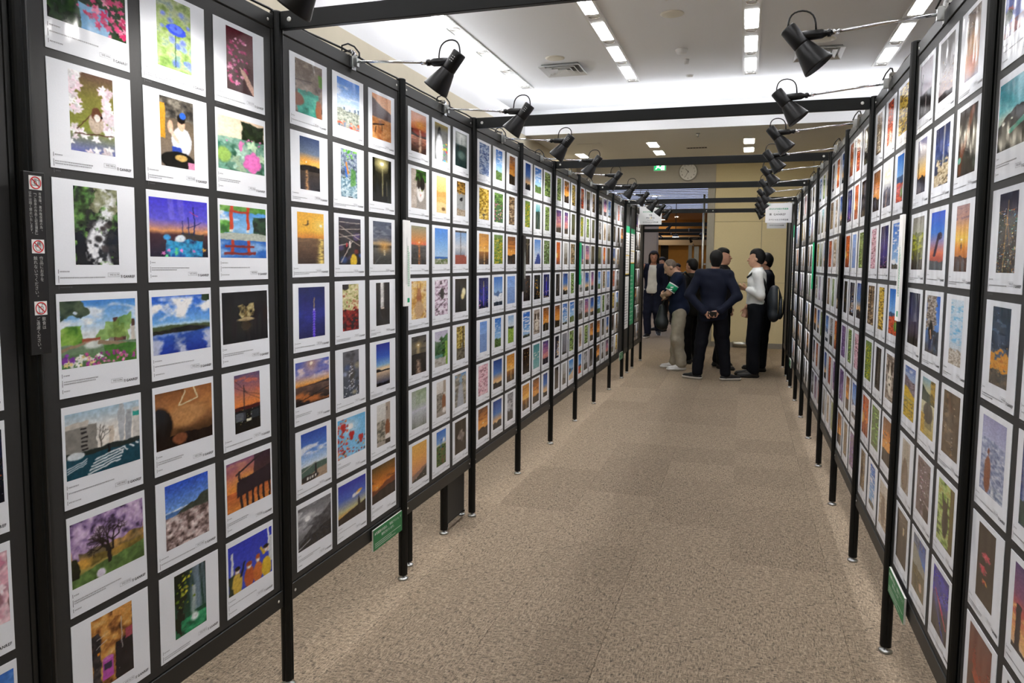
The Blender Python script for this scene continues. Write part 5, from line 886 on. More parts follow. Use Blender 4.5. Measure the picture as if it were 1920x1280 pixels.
tall_notice('L', Y0+4.02, 'tall black notice on the fifth left post', 'black'); tall_notice('R', Y0+3.95, 'tall black notice on the right wall, fourth post', 'black')
tall_notice('L', Y0+6.02, 'tall green notice on the seventh left post', 'green'); tall_notice('R', Y0+5.95, 'tall green notice on the right wall, sixth post', 'green')
# green production notices on the bottom rails
def green_sign(sd, yc, zc, label):
    X, sg, word = SIDE[sd]
    e = tag(empty('green_notice', (X+.013*sg, yc, zc), 0 if sd == 'L' else math.pi), label, 'notice', 'green notices on the bottom rails')
    box('foam_board', (0, .007, -.15, .15, -.05, .05), M_edge, e); box('green_face', (.007, .0076, -.15, .15, -.05, .05), M_green, e)
    to = lambda a, b: (.0079, a, b); g = MB()
    text_into(g, '本写真展の作品は、「銀塩プリント」で', .0155, 0, .027, to, bold=.0002); text_into(g, '制作されています。', .0155, 0, .005, to, bold=.0002)
    g.build('notice_lettering', M_wtext, e)
    g = MB(); dashes(g, 0, -.135, .135, -.038, -.018, to, .009, 2, .006, False, .003); g.build('small_lettering', M_wtext, e)['kind'] = 'stuff'
green_sign('L', 3.125, .329, 'green notice clipped to the bottom rail of the third left panel end'); green_sign('R', 3.075, .357, 'green notice clipped to the bottom rail of the right panel wall, near one')
green_sign('L', Y0+8.83, .34, 'small looking green notice at the far end of the left panel wall'); green_sign('R', Y0+8.83, .35, 'small looking green notice at the far end of the right panel wall')
# hanging project signs
def hang_sign(x0, x1, y, z0, z1, label, lines):
    e = tag(empty('hanging_sign', ((x0+x1)/2, y, (z0+z1)/2)), label, 'sign'); W, H = (x1-x0)/2, (z1-z0)/2
    box('sheet', (-W, W, -.002, .002, -H, H), M_paper, e); to = lambda a, b: (a, -.0028, b)
    for nm, mm, items in lines:
        g = MB()
        for t, s, a, b, sp in items: text_into(g, t, s, a*W, b*H, to, spacing=sp, bold=.0004)
        g.build(nm, mm, e)
    fr = MB()
    for (a, b, c, d) in ((.62, .95, .78, .80), (.62, .95, .98, 1.), (.62, .64, .78, 1.), (.93, .95, .78, 1.), (.7, .88, .86, .92)):
        sgn = 1 if x0 < -1 else -1
        q = sorted((sgn*a*W, sgn*b*W)); fr.add([to(q[0], (c-.05)*H), to(q[1], (c-.05)*H), to(q[1], (d-.05)*H), to(q[0], (d-.05)*H)], [(0, 1, 2, 3)])
    fr.build('green_mark', M_green2, e)
    for a in (-.8, .8): box('hanging_tape', (a*W-.006, a*W+.006, -.0026, .0026, H, H+.018), M_edge, e)
hang_sign(.231, .556, Y0+9-.02, 2.164, 2.418, 'white hanging sign with green heading under the fifth beam', [
    ('green_lettering', M_green2, [('あなたが主役の写真展', .0235, 0, .40, 1.0), ('×', .02, 0, .12, 1.)]), ('logo_lettering', M_ink, [('GANREF', .036, .08, -.16, 1.15), ('僕', .03, -.62, -.16, 1.)]), ('black_lettering', M_ink, [('スペシャルコラボ企画', .0245, 0, -.70, 1.)])])
hang_sign(.303, .59, Y0+11-.02, 2.18, 2.418, 'white hanging sign half hidden behind the front one on the right', [
    ('green_lettering', M_red, [('あなたが主役の写真展', .0205, 0, .40, 1.0), ('PHOTO', .03, 0, -.12, 1.)]), ('black_lettering', M_ink, [('スペシャルコラボ企画', .0215, 0, -.60, 1.)])])
hang_sign(-1.555, -1.222, Y0+10.02, 2.205, 2.475, 'white hanging sign with yellow letter at the far left spotlights', [
    ('green_lettering', M_green2, [('あなたが主役の写真展', .0235, 0, .40, 1.0)]), ('black_lettering', M_ink, [('YB', .04, 0, .02, 1.1), ('PH  TO', .036, 0, -.28, 1.1), ('PORTFOLIO', .014, 0, -.52, 1.3), ('スペシャルコラボ企画', .0235, 0, -.75, 1.)]), ('yellow_lettering', M_yel, [('O', .036, .04, -.28, 1.)])])
# leaflets on the narrow panels
def leaflet(sd, ya, yb, z0, z1, label, kind):
    X, sg, word = SIDE[sd]; W = (yb-ya)/2
    e = tag(empty('poster', (X, (ya+yb)/2, (z0+z1)/2), 0 if sd == 'L' else math.pi), label, 'poster'); H = (z1-z0)/2
    box('sheet', (.0, .0016, -W, W, -H, H), M_paper if kind != 'green' else M_green2, e); to = lambda a, b: (.0019, a, b)
    if kind == 'head':
        box('green_header', (.0016, .0019, -W, W, H*.72, H), M_green2, e)
        for a, b, c, d in ((-W, W, -H, -H+.012), (-W, W, -.08, -.068), (W-.012, W, -H, -.08), (-W, -W+.012, -H, -.08)): box('yellow_border', (.0016, .0019, a, b, c, d), M_yel, e)
    g = MB(); dashes(g, 0, -W*.8, W*.8, -H*.85, H*.62, to, .038 if kind != 'green' else .06, 4, .02, False, .011); g.build('small_lettering', M_dash if kind != 'green' else M_wtext, e)['kind'] = 'stuff'
leaflet('L', 10.43, 10.83, 1.46, 2.15, 'white poster with green header and yellow frame on the first narrow left panel', 'head')
leaflet('L', 10.43, 10.83, .68, 1.43, 'white text poster below the yellow framed one on the narrow left panel', 'text')
leaflet('L', 10.91, 11.35, 1.62, 2.13, 'white poster with green header on the second narrow left panel', 'head')
leaflet('L', 10.91, 11.35, .70, 1.61, 'tall green text poster on the second narrow left panel', 'green')
leaflet('R', 10.45, 10.80, 1.0, 2.15, 'white poster with green header on the narrow right panel', 'head')

# ------------------------------------------------------------------ the foyer seen through the far doorway
M_tan = mat('foyer_tan_wall', 'c89a54', .8, var=.04, scale=6); M_fceil = mat('foyer_brown_ceiling', 'b09078', .85, var=.03); M_dark = mat('foyer_dark', '14120f', .6)
M_fw = mat('foyer_white_slat', 'dfe6f2', .6, var=.01); M_fl = mat('foyer_ceiling_glow', 'dfe8ff', .5, emit=2.0, var=0, light=True); M_col = mat('foyer_column_grey', 'a59a8c', .7, var=.03)
M_glass = mat('frosted_glass_edge', 'a8b0b4', .12, .6, var=.1, noise_stretch=(1, 1, .2)); M_dl = mat('foyer_downlight_glow', 'ffe2b8', .5, emit=420, var=0, light=True)
struct(box('ceiling_foyer', (-7.4, -.3, YW+.15, 24.6, 3.46, 3.5), M_fl)); struct(box('ceiling_foyer_far', (-7.4, -.3, 24.6, 34, 3.40, 3.5), M_fceil))
fs_ = tag(empty('slatted_ceiling', (-3.85, 0, 3.40)), 'white slats of the bright foyer ceiling beyond the doorway', 'ceiling slats')
for i in range(22): box('slat', (-3.5, 3.5, YW+.5+.42*i, YW+.78+.42*i, -.03, .02), M_fw, fs_)
struct(box('wall_foyer_right', (-.3, -.2, YW+.15, 34, 0, 3.5), M_col)); struct(box('wall_foyer_left', (-7.5, -7.4, YW, 34, 0, 3.5), M_col))
struct(box('wall_foyer_far', (-7.4, -.3, 31, 31.1, 0, 3.4), M_tan))
struct(box('wall_foyer_header', (-3.4, -.3, 30.6, 31, 2.36, 2.72), M_col))
struct(box('door_1', (-3.33, -3.03, 30.9, 30.99, 0, 2.36), M_dark))
struct(box('wall_foyer_column', (-2.86, -2.50, 22, 22.5, 0, 3.4), M_col))
for x, y, lb in ((-3.05, 26.2, 'small warm downlight of the brown foyer ceiling, leftmost'), (-2.35, 25.4, 'small warm downlight of the brown foyer ceiling, right one'), (-2.5, 28.4, 'small warm downlight of the brown foyer ceiling, square one'), (-3.2, 30.2, 'small warm downlight of the brown foyer ceiling, farthest'), (-2.3, 19.6, 'small lamp between the white slats of the foyer')):
    e = tag(empty('foyer_downlight', (x, y, 3.36)), lb, 'ceiling light', 'foyer downlights')
    MB().lathe([(0, .07), (.02, .075), (.04, .07)], (0, 0, 0), (0, 0, 1), 16).build('trim_ring', M_fw, e, True); MB().cyl((0, 0, .01), (0, 0, .016), .066, .066, 16).build('lamp_disc', M_dl, e)
for i, (y, z) in enumerate(((18.6, 2.62), (20.4, 2.55), (23.0, 2.56), (26.0, 2.52))):
    tag(bevel(box('cross_beam', (-5.6, -.5, y-.02, y+.02, z-.09, z), M_black), .003, 1), f'dark beam of the next exhibition row in the foyer, {ORD(i+1)} behind the doorway', 'beam', 'foyer beams')
for i, (x, y, z) in enumerate(((-2.25, 18.6, 2.62), (-1.45, 20.4, 2.55), (-.95, 20.4, 2.55), (-2.2, 23, 2.56), (-2.6, 23.0, 2.56), (-1.5, 26, 2.52))):
    e = empty('clip_spotlight', (x, y, z-2.49), .8*i); tag(e, f'dark spotlight on the foyer beams, {ORD(i+1)} of six', 'spotlight', 'foyer spotlights')
    for nm in ('clamp', 'arm', 'handle', 'shade', 'housing', 'bulb'): link(nm, SPOT[nm], e)
e = tag(empty('glowing_lamp', (-1.86, 20.9, 2.42)), 'bright round lamp shining under the foyer beams', 'lamp')
MB().lathe([(0, .05), (.05, .09), (.07, .09)], (0, 0, 0), (0, 0, -1), 20).build('lamp_shade', M_shade, e, True); MB().cyl((0, 0, -.066), (0, 0, -.07), .085, .085, 20).build('lamp_disc', mat('foyer_lamp_glow', 'e8f2ff', .4, emit=40, var=0), e)
box('stem', (-.01, .01, -.01, .01, 0, .98), M_shade, e)
gd = tag(empty('glass_door', (-1.95, 29.9, 0)), 'pair of polished glass door leaves standing open in the foyer', 'glass door')
bevel(box('glass_leaf', (-.20, -.06, -.02, .02, .02, 2.34), M_glass, gd), .01); bevel(box('glass_leaf', (.02, .21, -.06, -.02, .02, 2.30), M_glass, gd), .01)
MB().cyl((-.02, -.05, 2.30), (-.02, -.05, 2.40), .03, .03, 12).build('pivot', M_chrome, gd)
dh = tag(empty('door_pull', (-.80, YW-.04, 0)), 'tall steel door pull beside the grey door jamb', 'door handle')
MB().tube([(0, 0, .06), (0, 0, 2.96)], .022, 14).build('bar', M_steel, dh, True)
for z in (.25, 1.6, 2.8): box('bracket', (0, .066, -.012, .012, z, z+.03), M_steel, dh)
# ------------------------------------------------------------------ people: distance fields turned into one skin
class Sdf:
    def __init__(s, lo, hi, vox):
        s.lo = np.array(lo, np.float32); s.vox = vox; s.n = np.ceil((np.array(hi)-np.array(lo))/vox).astype(int)+1
        s.a = np.full(s.n, .5, np.float32)
        s.ax = [s.lo[i]+vox*np.arange(s.n[i], dtype=np.float32) for i in range(3)]
    def _sub(s, lo, hi):
        i0 = np.clip(np.floor((np.array(lo)-s.lo)/s.vox).astype(int), 0, s.n); i1 = np.clip(np.ceil((np.array(hi)-s.lo)/s.vox).astype(int)+1, 0, s.n)
        sl = tuple(slice(a, b) for a, b in zip(i0, i1)); X, Y, Z = np.meshgrid(*[s.ax[i][sl[i]] for i in range(3)], indexing='ij'); return sl, X, Y, Z
    def _join(s, sl, d, k):
        a = s.a[sl]; h = np.clip(.5+.5*(a-d)/k, 0, 1); s.a[sl] = a*(1-h)+d*h-k*h*(1-h)
    def cone(s, a, b, ra, rb, k=.02):
        a, b = np.array(a, float), np.array(b, float); m = max(ra, rb)+k+.04
        sl, X, Y, Z = s._sub(np.minimum(a, b)-m, np.maximum(a, b)+m)
        if X.size == 0: return
        d = b-a; L = max(d@d, 1e-9); t = np.clip(((X-a[0])*d[0]+(Y-a[1])*d[1]+(Z-a[2])*d[2])/L, 0, 1)
        s._join(sl, np.sqrt((X-a[0]-t*d[0])**2+(Y-a[1]-t*d[1])**2+(Z-a[2]-t*d[2])**2)-(ra+(rb-ra)*t), k)
    def ell(s, c, r, k=.02, R=None):
        c = np.array(c, float); m = max(r)+k+.04; sl, X, Y, Z = s._sub(c-m, c+m)
        if X.size == 0: return
        P = np.stack([X-c[0], Y-c[1], Z-c[2]], -1)
        if R is not None: P = P@np.array(R)
        q = P/np.array(r); k0 = np.sqrt((q*q).sum(-1)); k1 = np.sqrt(((P/np.array(r)**2)**2).sum(-1))+1e-6
        s._join(sl, k0*(k0-1)/k1, k)
    def field(s): return np.meshgrid(*s.ax, indexing='ij')
    def keep(s, d): s.a = np.maximum(s.a, d.astype(np.float32))
    def wrinkle(s, amp, seed, fz=1.):
        r_ = np.random.RandomState(seed); X, Y, Z = s.field(); w = 0
        for i in range(5):
            k = r_.randn(3)*np.array([14, 14, 22*fz]); w = w+np.sin(k[0]*X+k[1]*Y+k[2]*Z+r_.rand()*6.3)
        s.a += (amp*w/2).astype(np.float32)
    def mesh(s, name, m):
        v = s.a; v = np.pad(v, 1, constant_values=.5); n = v.shape; ins = v < 0
        cid = np.full((n[0]-1, n[1]-1, n[2]-1), -1, np.int64); acc = np.zeros((cid.size, 3)); cnt = np.zeros(cid.size); quads = []
        flat = lambda i, j, k: (i*(n[1]-1)+j)*(n[2]-1)+k
        for ax in range(3):
            sa = [slice(None)]*3; sb = [slice(None)]*3; sa[ax] = slice(0, -1); sb[ax] = slice(1, None)
            A, B = v[tuple(sa)], v[tuple(sb)]; I = np.argwhere((A < 0) != (B < 0)); ok = np.ones(len(I), bool)
            for o in range(3):
                if o != ax: ok &= (I[:, o] > 0) & (I[:, o] < n[o]-1)
            I = I[ok]; a = A[tuple(I.T)]; b = B[tuple(I.T)]; P = I.astype(float); P[:, ax] += a/(a-b)
            o1, o2 = [o for o in range(3) if o != ax]; cells = []
            for d1, d2 in ((-1, -1), (0, -1), (0, 0), (-1, 0)):
                J = I.copy(); J[:, o1] += d1; J[:, o2] += d2; c = flat(*J.T); cells.append(c); np.add.at(acc, c, P); np.add.at(cnt, c, 1)
            q = np.stack(cells, -1); fl = (a < 0) == (ax != 1); q[~fl] = q[~fl][:, ::-1]; quads.append(q)
        q = np.concatenate(quads); us, inv = np.unique(q, return_inverse=True); co = acc[us]/cnt[us][:, None]; co = (co-1)*s.vox+s.lo
        q = inv.reshape(q.shape); me = bpy.data.meshes.new(name); me.vertices.add(len(co)); me.vertices.foreach_set('co', co.ravel())
        me.loops.add(q.size); me.loops.foreach_set('vertex_index', q.ravel().astype(np.int32)); me.polygons.add(len(q)); me.polygons.foreach_set('loop_start', np.arange(0, q.size, 4, dtype=np.int32))
        me.polygons.foreach_set('use_smooth', np.ones(len(q), bool)); me.update(calc_edges=True); me.materials.append(m); return me
def rotm(ax, a):
    return np.array(Matrix.Rotation(a, 3, ax))
def A3(*v): return np.array(v, float)
def hand_prims(wr, d, n, side, curl, thumb=.6):
    """palm, four fingers and thumb as cones. d: along the hand, n: towards the palm side, side: +1/-1 which edge carries the thumb"""
    d = d/np.linalg.norm(d); n = n-d*(n@d); n = n/np.linalg.norm(n); sx = np.cross(d, n)*side; out = []
    for o in (-.026, -.009, .009, .026): out.append((wr+d*.012+sx*o*.55, wr+d*.085+sx*o, .0155, .0125))
    for i, (o, L, r) in enumerate(((-.029, .060, .0082), (-.0098, .074, .0090), (.0098, .080, .0094), (.029, .072, .0092))):
        p = wr+d*.085+sx*o; a = 0
        for j, f in enumerate((.46, .31, .23)):
            a += curl*(.75 if j == 0 else 1.0)+.03*i; e = p+(d*math.cos(a)+n*math.sin(a))*L*f; out.append((p, e, r*(1-.08*j), r*(.92-.1*j))); p = e
    p = wr+d*.03+sx*.024; e = p+(d*.62+sx*.62+n*.35)*.045; out.append((p, e, .0135, .0115)); e2 = e+(d*.8+sx*(.6-thumb)+n*(.3+.3*thumb))*.038; out.append((e, e2, .0108, .0085))
    return out
BASE = dict(shR=A3(.185, -.012, 1.425), shL=A3(-.185, -.012, 1.425), elR=A3(.235, -.035, 1.135), elL=A3(-.235, -.035, 1.135), wrR=A3(.235, .045, .895), wrL=A3(-.235, .045, .895),
            hpR=A3(.088, 0, .93), hpL=A3(-.088, 0, .93), knR=A3(.10, .02, .50), knL=A3(-.10, .02, .50), anR=A3(.11, -.02, .095), anL=A3(-.11, -.02, .095),
            toR=A3(.35, 1, 0), toL=A3(-.35, 1, 0), hdR=A3(0, .25, -1), hdL=A3(0, .25, -1), pnR=A3(-1, .2, 0), pnL=A3(1, .2, 0), crR=.35, crL=.35, lift=0., head=(0, 0), hoff=A3(0, 0, 0))
def skin_mat(hexc): return mat('skin_'+hexc, hexc, .55, var=.05, scale=25, spec=.35)
def person(label, loc, rz, H, pose, skin, hair, top, bottom, shoe, vox=.0105, group=None):
    S = H/1.75; J = dict(BASE); J.update(pose)
    root = tag(empty('person', loc, rz), label, 'person', group or 'visitors in the hall'); root.scale = (S, S, S)
    sd = int(abs(loc[0])*1000+loc[1]*10) % 1000; lean = A3(*J.get('lean', (0, 0, 0)))
    Rh = rotm('Z', J['head'][1])@rotm('X', -J['head'][0])                 # head pitch (forward positive), yaw (to the person's left positive)
    nk = A3(0, -.012, 1.475)+lean; hc = nk+Rh@A3(0, .022, .155)+J['hoff']; hp = lambda *q: hc+Rh@A3(*q)
    def torso(s, g, k=.04, low=True):
        s.ell(A3(0, .0, 1.295)+lean*.8, (.168+g, .112+g, .205+g), k); s.ell(A3(0, .005, 1.10)+lean*.4, (.146+g+J.get('belly', 0), .108+g+J.get('belly', 0), .18+g), k); s.cone(J['shL']+A3(.02, 0, -.005), J['shR']-A3(.02, 0, .005), .058+g, .058+g, k)
        s.cone(nk-A3(0, 0, .05), nk-A3(.0, 0, .005), .085+g*.6, .058+g*.4, k)
        if low: s.ell(A3(0, -.012, .955), (.162+g, .122+g, .13+g), k)
    def arms(s, g0, g1, upto=1., k=.025, sides='LR'):
        for q in sides:
            a, b, c = J['sh'+q], J['el'+q], J['wr'+q]
            if upto <= .5: s.cone(a, a+(b-a)*upto*2, .052+g0, .046+g1, k)
            else: s.cone(a, b, .053+g0, .044+(g0+g1)/2, k); s.cone(b, b+(c-b)*(upto-.5)*2, .043+(g0+g1)/2, .030+g1, k)
    def legs(s, g0, g1, g2, k=.03, end=1.):
        for q in 'LR':
            s.cone(J['hp'+q]+A3(0, -.005, .0), J['kn'+q], .086+g0, .058+g1, k); e = J['kn'+q]+(J['an'+q]-J['kn'+q])*end; s.cone(J['kn'+q], e, .056+g1, .040+g2, k)
    lo, hi = A3(-.42, -.36, -.01), A3(.42, .50, 1.86)
    # body: one continuous skin from head to ankles
    s = Sdf(lo, hi, vox); torso(s, 0); arms(s, 0, 0); legs(s, 0, 0, 0)
    s.cone(nk-A3(0, 0, .06), hp(0, -.02, -.06), .058, .054, .02)
    s.ell(hp(0, -.012, .028), (.076, .096, .090), .015, Rh); s.ell(hp(0, .026, -.030), (.061, .072, .088), .02, Rh); s.ell(hp(0, .045, -.090), (.040, .042, .030), .02, Rh)
    s.cone(hp(0, .094, .008), hp(0, .112, -.026), .007, .0125, .012); s.ell(hp(0, .097, -.062), (.022, .009, .009), .008, Rh)
    for e in (-1, 1): s.ell(hp(e*.076, -.012, -.012), (.011, .021, .032), .008, Rh); s.ell(hp(e*.030, .083, .012), (.016, .010, .006), .01, Rh)
    for q in 'LR':
        for a, b, ra, rb in hand_prims(J['wr'+q], J['hd'+q], J['pn'+q], (1 if q == 'R' else -1)*J.get('th'+q, 1), J['cr'+q]): s.cone(a, b, ra, rb, .008)
        s.cone(J['an'+q], J['an'+q]+A3(0, 0, -.03), .036, .034, .02)
    link('body', s.mesh('body', skin_mat(skin)), root)
    for e in (-1, 1):
        MB().lathe([(-.006, 0), (-.004, .004), (0, .006), (.004, .004), (.006, 0)], hp(e*.030, .0905, .004), Rh@A3(0, 1, 0), 10).build('eye', M_ink, root, True)
    # hair
    if hair:
        style, hcol = hair; s = Sdf(hc-A3(.2, .2, .34), hc+A3(.2, .2, .2), vox*.8); g = .004 if style == 'stubble' else .013
        s.ell(hp(0, -.012-.6*g, .032), (.076+g*.8, .096+g*.75, .090+g), .01, Rh)
        if style == 'full': s.ell(hp(0, -.012, .082), (.070, .076, .046), .03, Rh); s.ell(hp(0, -.055, -.005), (.076, .058, .085), .02, Rh)
        if style == 'short': s.ell(hp(0, -.058, -.03), (.068, .046, .075), .02, Rh)
        if style == 'long':
            s.ell(hp(0, .0, .06), (.088, .098, .075), .03, Rh)
            for e in (-1, 1): s.cone(hp(e*.075, -.02, .03), hp(e*.085, -.03, -.15), .035, .028, .03)
            s.cone(hp(0, -.075, 0), hp(0, -.07, -.16), .06, .05, .03)
        X, Y, Z = s.field(); P = np.stack([X-hc[0], Y-hc[1], Z-hc[2]], -1)@Rh; qx, qy, qz = P[..., 0], P[..., 1], P[..., 2]
        hl = .058+.012*np.sin(70*P[..., 0]+sd) if style != 'stubble' else .03; ear = -.002 if style != 'stubble' else .0; bot = {'full': -.085, 'short': -.09, 'stubble': -.065, 'long': -.20}[style]
        top_ = hl-qz if style != 'stubble' else np.maximum(hl-qz, qy-.02)
        s.keep(np.minimum(top_+.25*np.clip(-qy, 0, .1), np.maximum(qy-ear-(.02 if style == 'long' else 0), bot-qz)))
        if style != 'stubble': s.wrinkle(.0022, sd+5)
        link('hair', s.mesh('hair', mat('hair_'+hcol, hcol, .55, var=.3, scale=120, noise_stretch=(1, 1, .15), spec=.22)), root)
    # trousers
    kind, bc = bottom; loose = .016 if kind == 'suit' else .026
    s = Sdf(lo, hi, vox*1.25); s.ell(A3(0, -.012, .965), (.172, .130, .135), .03); legs(s, .022, loose+.012, loose+.016, .03, .97)
    X, Y, Z = s.field(); s.wrinkle(.004 if kind == 'suit' else .007, sd); s.keep(np.maximum(Z-1.045, .045+J['lift']*0-Z)); link('trousers', s.mesh('trousers', mat('cloth_'+bc, bc, .8, var=.12, scale=14, spec=.2)), root)
    # upper clothing
    for kd, tc in top:
        mt = mat('cloth_'+tc, tc, .8, var=.1, scale=12, spec=.2); s = Sdf(lo, hi, vox*1.2)
        if kd in ('jacket', 'open'):
            torso(s, .022, .05); s.cone(A3(0, -.012, .98), A3(0, -.012, .80), .155, .15, .05); s.ell(A3(0, -.012, .87), (.192, .150, .16), .04); arms(s, .020, .016, .97); nm = 'jacket'
            for q in 'LR': s.ell(J['sh'+q]+A3(0, 0, .012), (.07, .07, .05), .03)
            X, Y, Z = s.field(); s.wrinkle(.004, sd+1); s.keep(np.maximum(Z-1.515, .815-Z+.02*np.sin(9*X)))
            if kd == 'open': s.keep(-np.maximum(np.abs(X-.0)-(.075+.05*np.clip(1.45-Z, 0, 1)), .02-Y))
        elif kd == 'shirt':
            torso(s, .014, .04); arms(s, .014, .016, .96); X, Y, Z = s.field(); s.wrinkle(.006, sd+2); s.keep(np.maximum(Z-1.50, 1.0-Z)); nm = 'shirt'
        elif kd == 'tee':
            torso(s, .013, .04); s.ell(A3(0, 0, .98), (.172, .135, .12), .04); arms(s, .01, .012, .25); X, Y, Z = s.field(); s.wrinkle(.004, sd+3); s.keep(np.maximum(Z-1.475, .90-Z)); nm = 'tshirt'
        else:
            torso(s, .018, .04); s.ell(A3(0, .0, .93), (.185, .150, .15), .05); arms(s, .016, .026, .32); X, Y, Z = s.field(); s.wrinkle(.005, sd+4); s.keep(np.maximum(Z-1.505, .84-Z)); nm = 'polo_shirt'
        link(nm, s.mesh(nm, mt), root)
        if kd in ('jacket', 'shirt', 'polo'):
            c = MB().lathe([(-.03, .070), (.008, .067), (.013, .065), (.013, .061), (-.03, .061)], nk+A3(0, .004, .02), A3(0, .12, 1), 24).build('collar', mt if kd != 'jacket' else mat('shirt_white', 'e8e8ea', .7), root, True)
    # shoes
    scol, sole = shoe
    for q in 'LR':
        an = J['an'+q]; t = J['to'+q]/np.linalg.norm(J['to'+q]); base = A3(an[0], an[1], an[2]-.095); z0 = base[2]
        hl, tp = base+A3(0, 0, .036)-t*.035, base+A3(0, 0, .028)+t*.185; ml = base+A3(0, 0, .04)+t*.07
        tilt = t[2]
        for nm, g, cut0, cut1, mm in (('shoe', .0, .02, .12, mat('shoe_'+scol, scol, .45, var=.08, scale=40)), ('sole', .009, .0, .033, mat('sole_'+sole, sole, .6, var=.03))):
            s = Sdf(base-A3(.27, .27, .02), base+A3(.27, .27, .16), .0085)
            s.cone(hl, ml, .038+g, .044+g, .02); s.cone(ml, tp, .044+g, .034+g, .02)
            if nm == 'shoe': s.cone(base+A3(0, 0, .05), an+A3(0, 0, -.01), .042, .044, .03)
            X, Y, Z = s.field(); zz_ = Z-z0-tilt*((X-base[0])*t[0]+(Y-base[1])*t[1]); s.keep(np.maximum(cut0-zz_, zz_-cut1)); link(nm, s.mesh(nm, mm), root)
    return root
def world_of(root, p): return Matrix.Translation(root.location)@Matrix.Rotation(root.rotation_euler.z, 4, 'Z')@Matrix.Diagonal((root.scale.x,)*3+(1,))@Vector(p)
R90 = math.pi/2
navy = person('man in a navy suit seen from behind, hands clasped behind his back', (-.405, 10.64, 0), 0, 1.80,
    dict(anR=A3(.185, 0, .095), anL=A3(-.19, -.01, .095), knR=A3(.15, .02, .5), knL=A3(-.15, .02, .5), toR=A3(1, .45, 0), toL=A3(-1, .5, 0),
         elR=A3(.315, -.10, 1.15), elL=A3(-.315, -.10, 1.15), wrR=A3(.085, -.215, .945), wrL=A3(-.10, -.205, .925), hdR=A3(-1, -.12, -.35), hdL=A3(1, -.1, -.25), pnR=A3(0, -1, .1), pnL=A3(0, -1, .1), crR=.45, crL=.5, thR=-1, thL=-1, hoff=A3(.02, 0, 0)),
    'b98a70', ('short', '0f0d0c'), [('jacket', '131828')], ('suit', '0e1018'), ('17171a', 'd8d4cc'))
bald = person('balding man in a navy polo with a green armband and beige trousers, head bowed', (-.94, 11.52, 0), R90+.08, 1.74,
    dict(elL=A3(-.225, .16, 1.19), wrL=A3(.0, .265, 1.14), hdL=A3(1, .1, .2), pnL=A3(0, -1, .0), elR=A3(.22, .14, 1.18), wrR=A3(-.02, .23, 1.10), hdR=A3(-1, .0, .25), pnR=A3(0, -1, 0), anR=A3(.10, .05, .095), anL=A3(-.10, -.05, .095), toR=A3(.1, 1, 0), toL=A3(-.25, 1, 0), head=(.62, 0), hoff=A3(0, .02, -.01), lean=(0, .035, -.01), belly=.012, shL=A3(-.195, .02, 1.42), shR=A3(.195, .02, 1.42)),
    'c39a80', ('stubble', '6e6258'), [('polo', '141d33')], ('loose', 'a79f8d'), ('d8d6d2', 'e4e2de'))
dark = person('man with black hair in black clothes behind the balding man', (-.80, 12.35, 0), R90*.6, 1.70, dict(head=(.2, 0)), 'b98a70', ('full', '100e0d'), [('jacket', '15140f')], ('suit', '0e0e0f'), ('0d0d0d', '141414'))
mid = person('man in a black suit half hidden behind the navy suited man', (-.33, 11.95, 0), -R90-.25, 1.86, dict(anR=A3(.13, .06, .095), anL=A3(-.13, -.08, .095)), 'b98a70', ('full', '0d0c0b'), [('jacket', '131214')], ('suit', '0e0e10'), ('0b0b0b', '101010'))
white = person('man in a white shirt wearing a backpack and holding out a phone', (.165, 11.13, 0), R90, 1.83,
    dict(elL=A3(-.225, -.055, 1.13), wrL=A3(-.185, .115, 1.21), hdL=A3(.1, 1, .30), pnL=A3(.8, 0, .6), crL=.55, elR=A3(.24, -.02, 1.13), wrR=A3(.2, .12, .95), anR=A3(.09, .03, .095), anL=A3(-.09, -.0, .095), toR=A3(.05, 1, 0), toL=A3(-.12, 1, 0), head=(.05, -.12)),
    'c89c80', ('full', '0e0d0d'), [('shirt', 'e4e6e4')], ('suit', '0f1219'), ('0c0b0b', '0f0f0f'))
beh = person('man in a dark navy suit behind the man with the backpack', (.30, 11.78, 0), R90, 1.78, dict(elL=A3(-.23, .03, 1.13), wrL=A3(-.17, .20, .93), hdL=A3(.1, .5, -1), anR=A3(.09, .08, .095), anL=A3(-.09, .02, .095), head=(.05, 0)), 'b98a70', ('full', '0d0c0c'), [('jacket', '10141f')], ('suit', '0d0f15'), ('0b0b0b', '101010'))
walk = person('long haired man in an open navy jacket and white shirt walking through the doorway', (-1.91, 16.36, 0), math.pi-.1, 1.88,
    dict(elR=A3(.30, .04, 1.17), wrR=A3(.20, .13, 1.38), hdR=A3(-.25, .1, 1), pnR=A3(0, -1, .1), crR=.8, anR=A3(.07, .10, .095), knR=A3(.09, .09, .5), anL=A3(-.09, -.16, .16), knL=A3(-.10, .05, .53), toR=A3(.1, 1, 0), toL=A3(-.35, 1, -.35), head=(0, .25)),
    'b07c60', ('long', '17110f'), [('tee', 'd8d5cc'), ('open', '14182a')], ('suit', '171a2a'), ('14130f', 'd0ccc4'), .013)
person('dark haired visitor in black just behind the walking man', (-1.90, 18.0, 0), math.pi-.6, 1.76, dict(), 'b98a70', ('full', '12100f'), [('jacket', '131313')], ('suit', '0e0e0e'), ('0d0d0d', '101010'), .015)
person('woman in a brown suit standing far back in the foyer', (-2.27, 24.0, 0), math.pi, 1.66, dict(), 'c08c70', ('full', '14100f'), [('shirt', 'd8d0c8'), ('open', '4a3830')], ('suit', '3a2c28'), ('141210', '141414'), .016)
person('visitor in a pale pink shirt behind the balding man', (-1.74, 20.0, 0), math.pi+.9, 1.62, dict(head=(.3, 0)), 'c08c70', ('full', '161210'), [('shirt', 'e0c8cc')], ('suit', '1c1a1c'), ('141210', '141414'), .016)

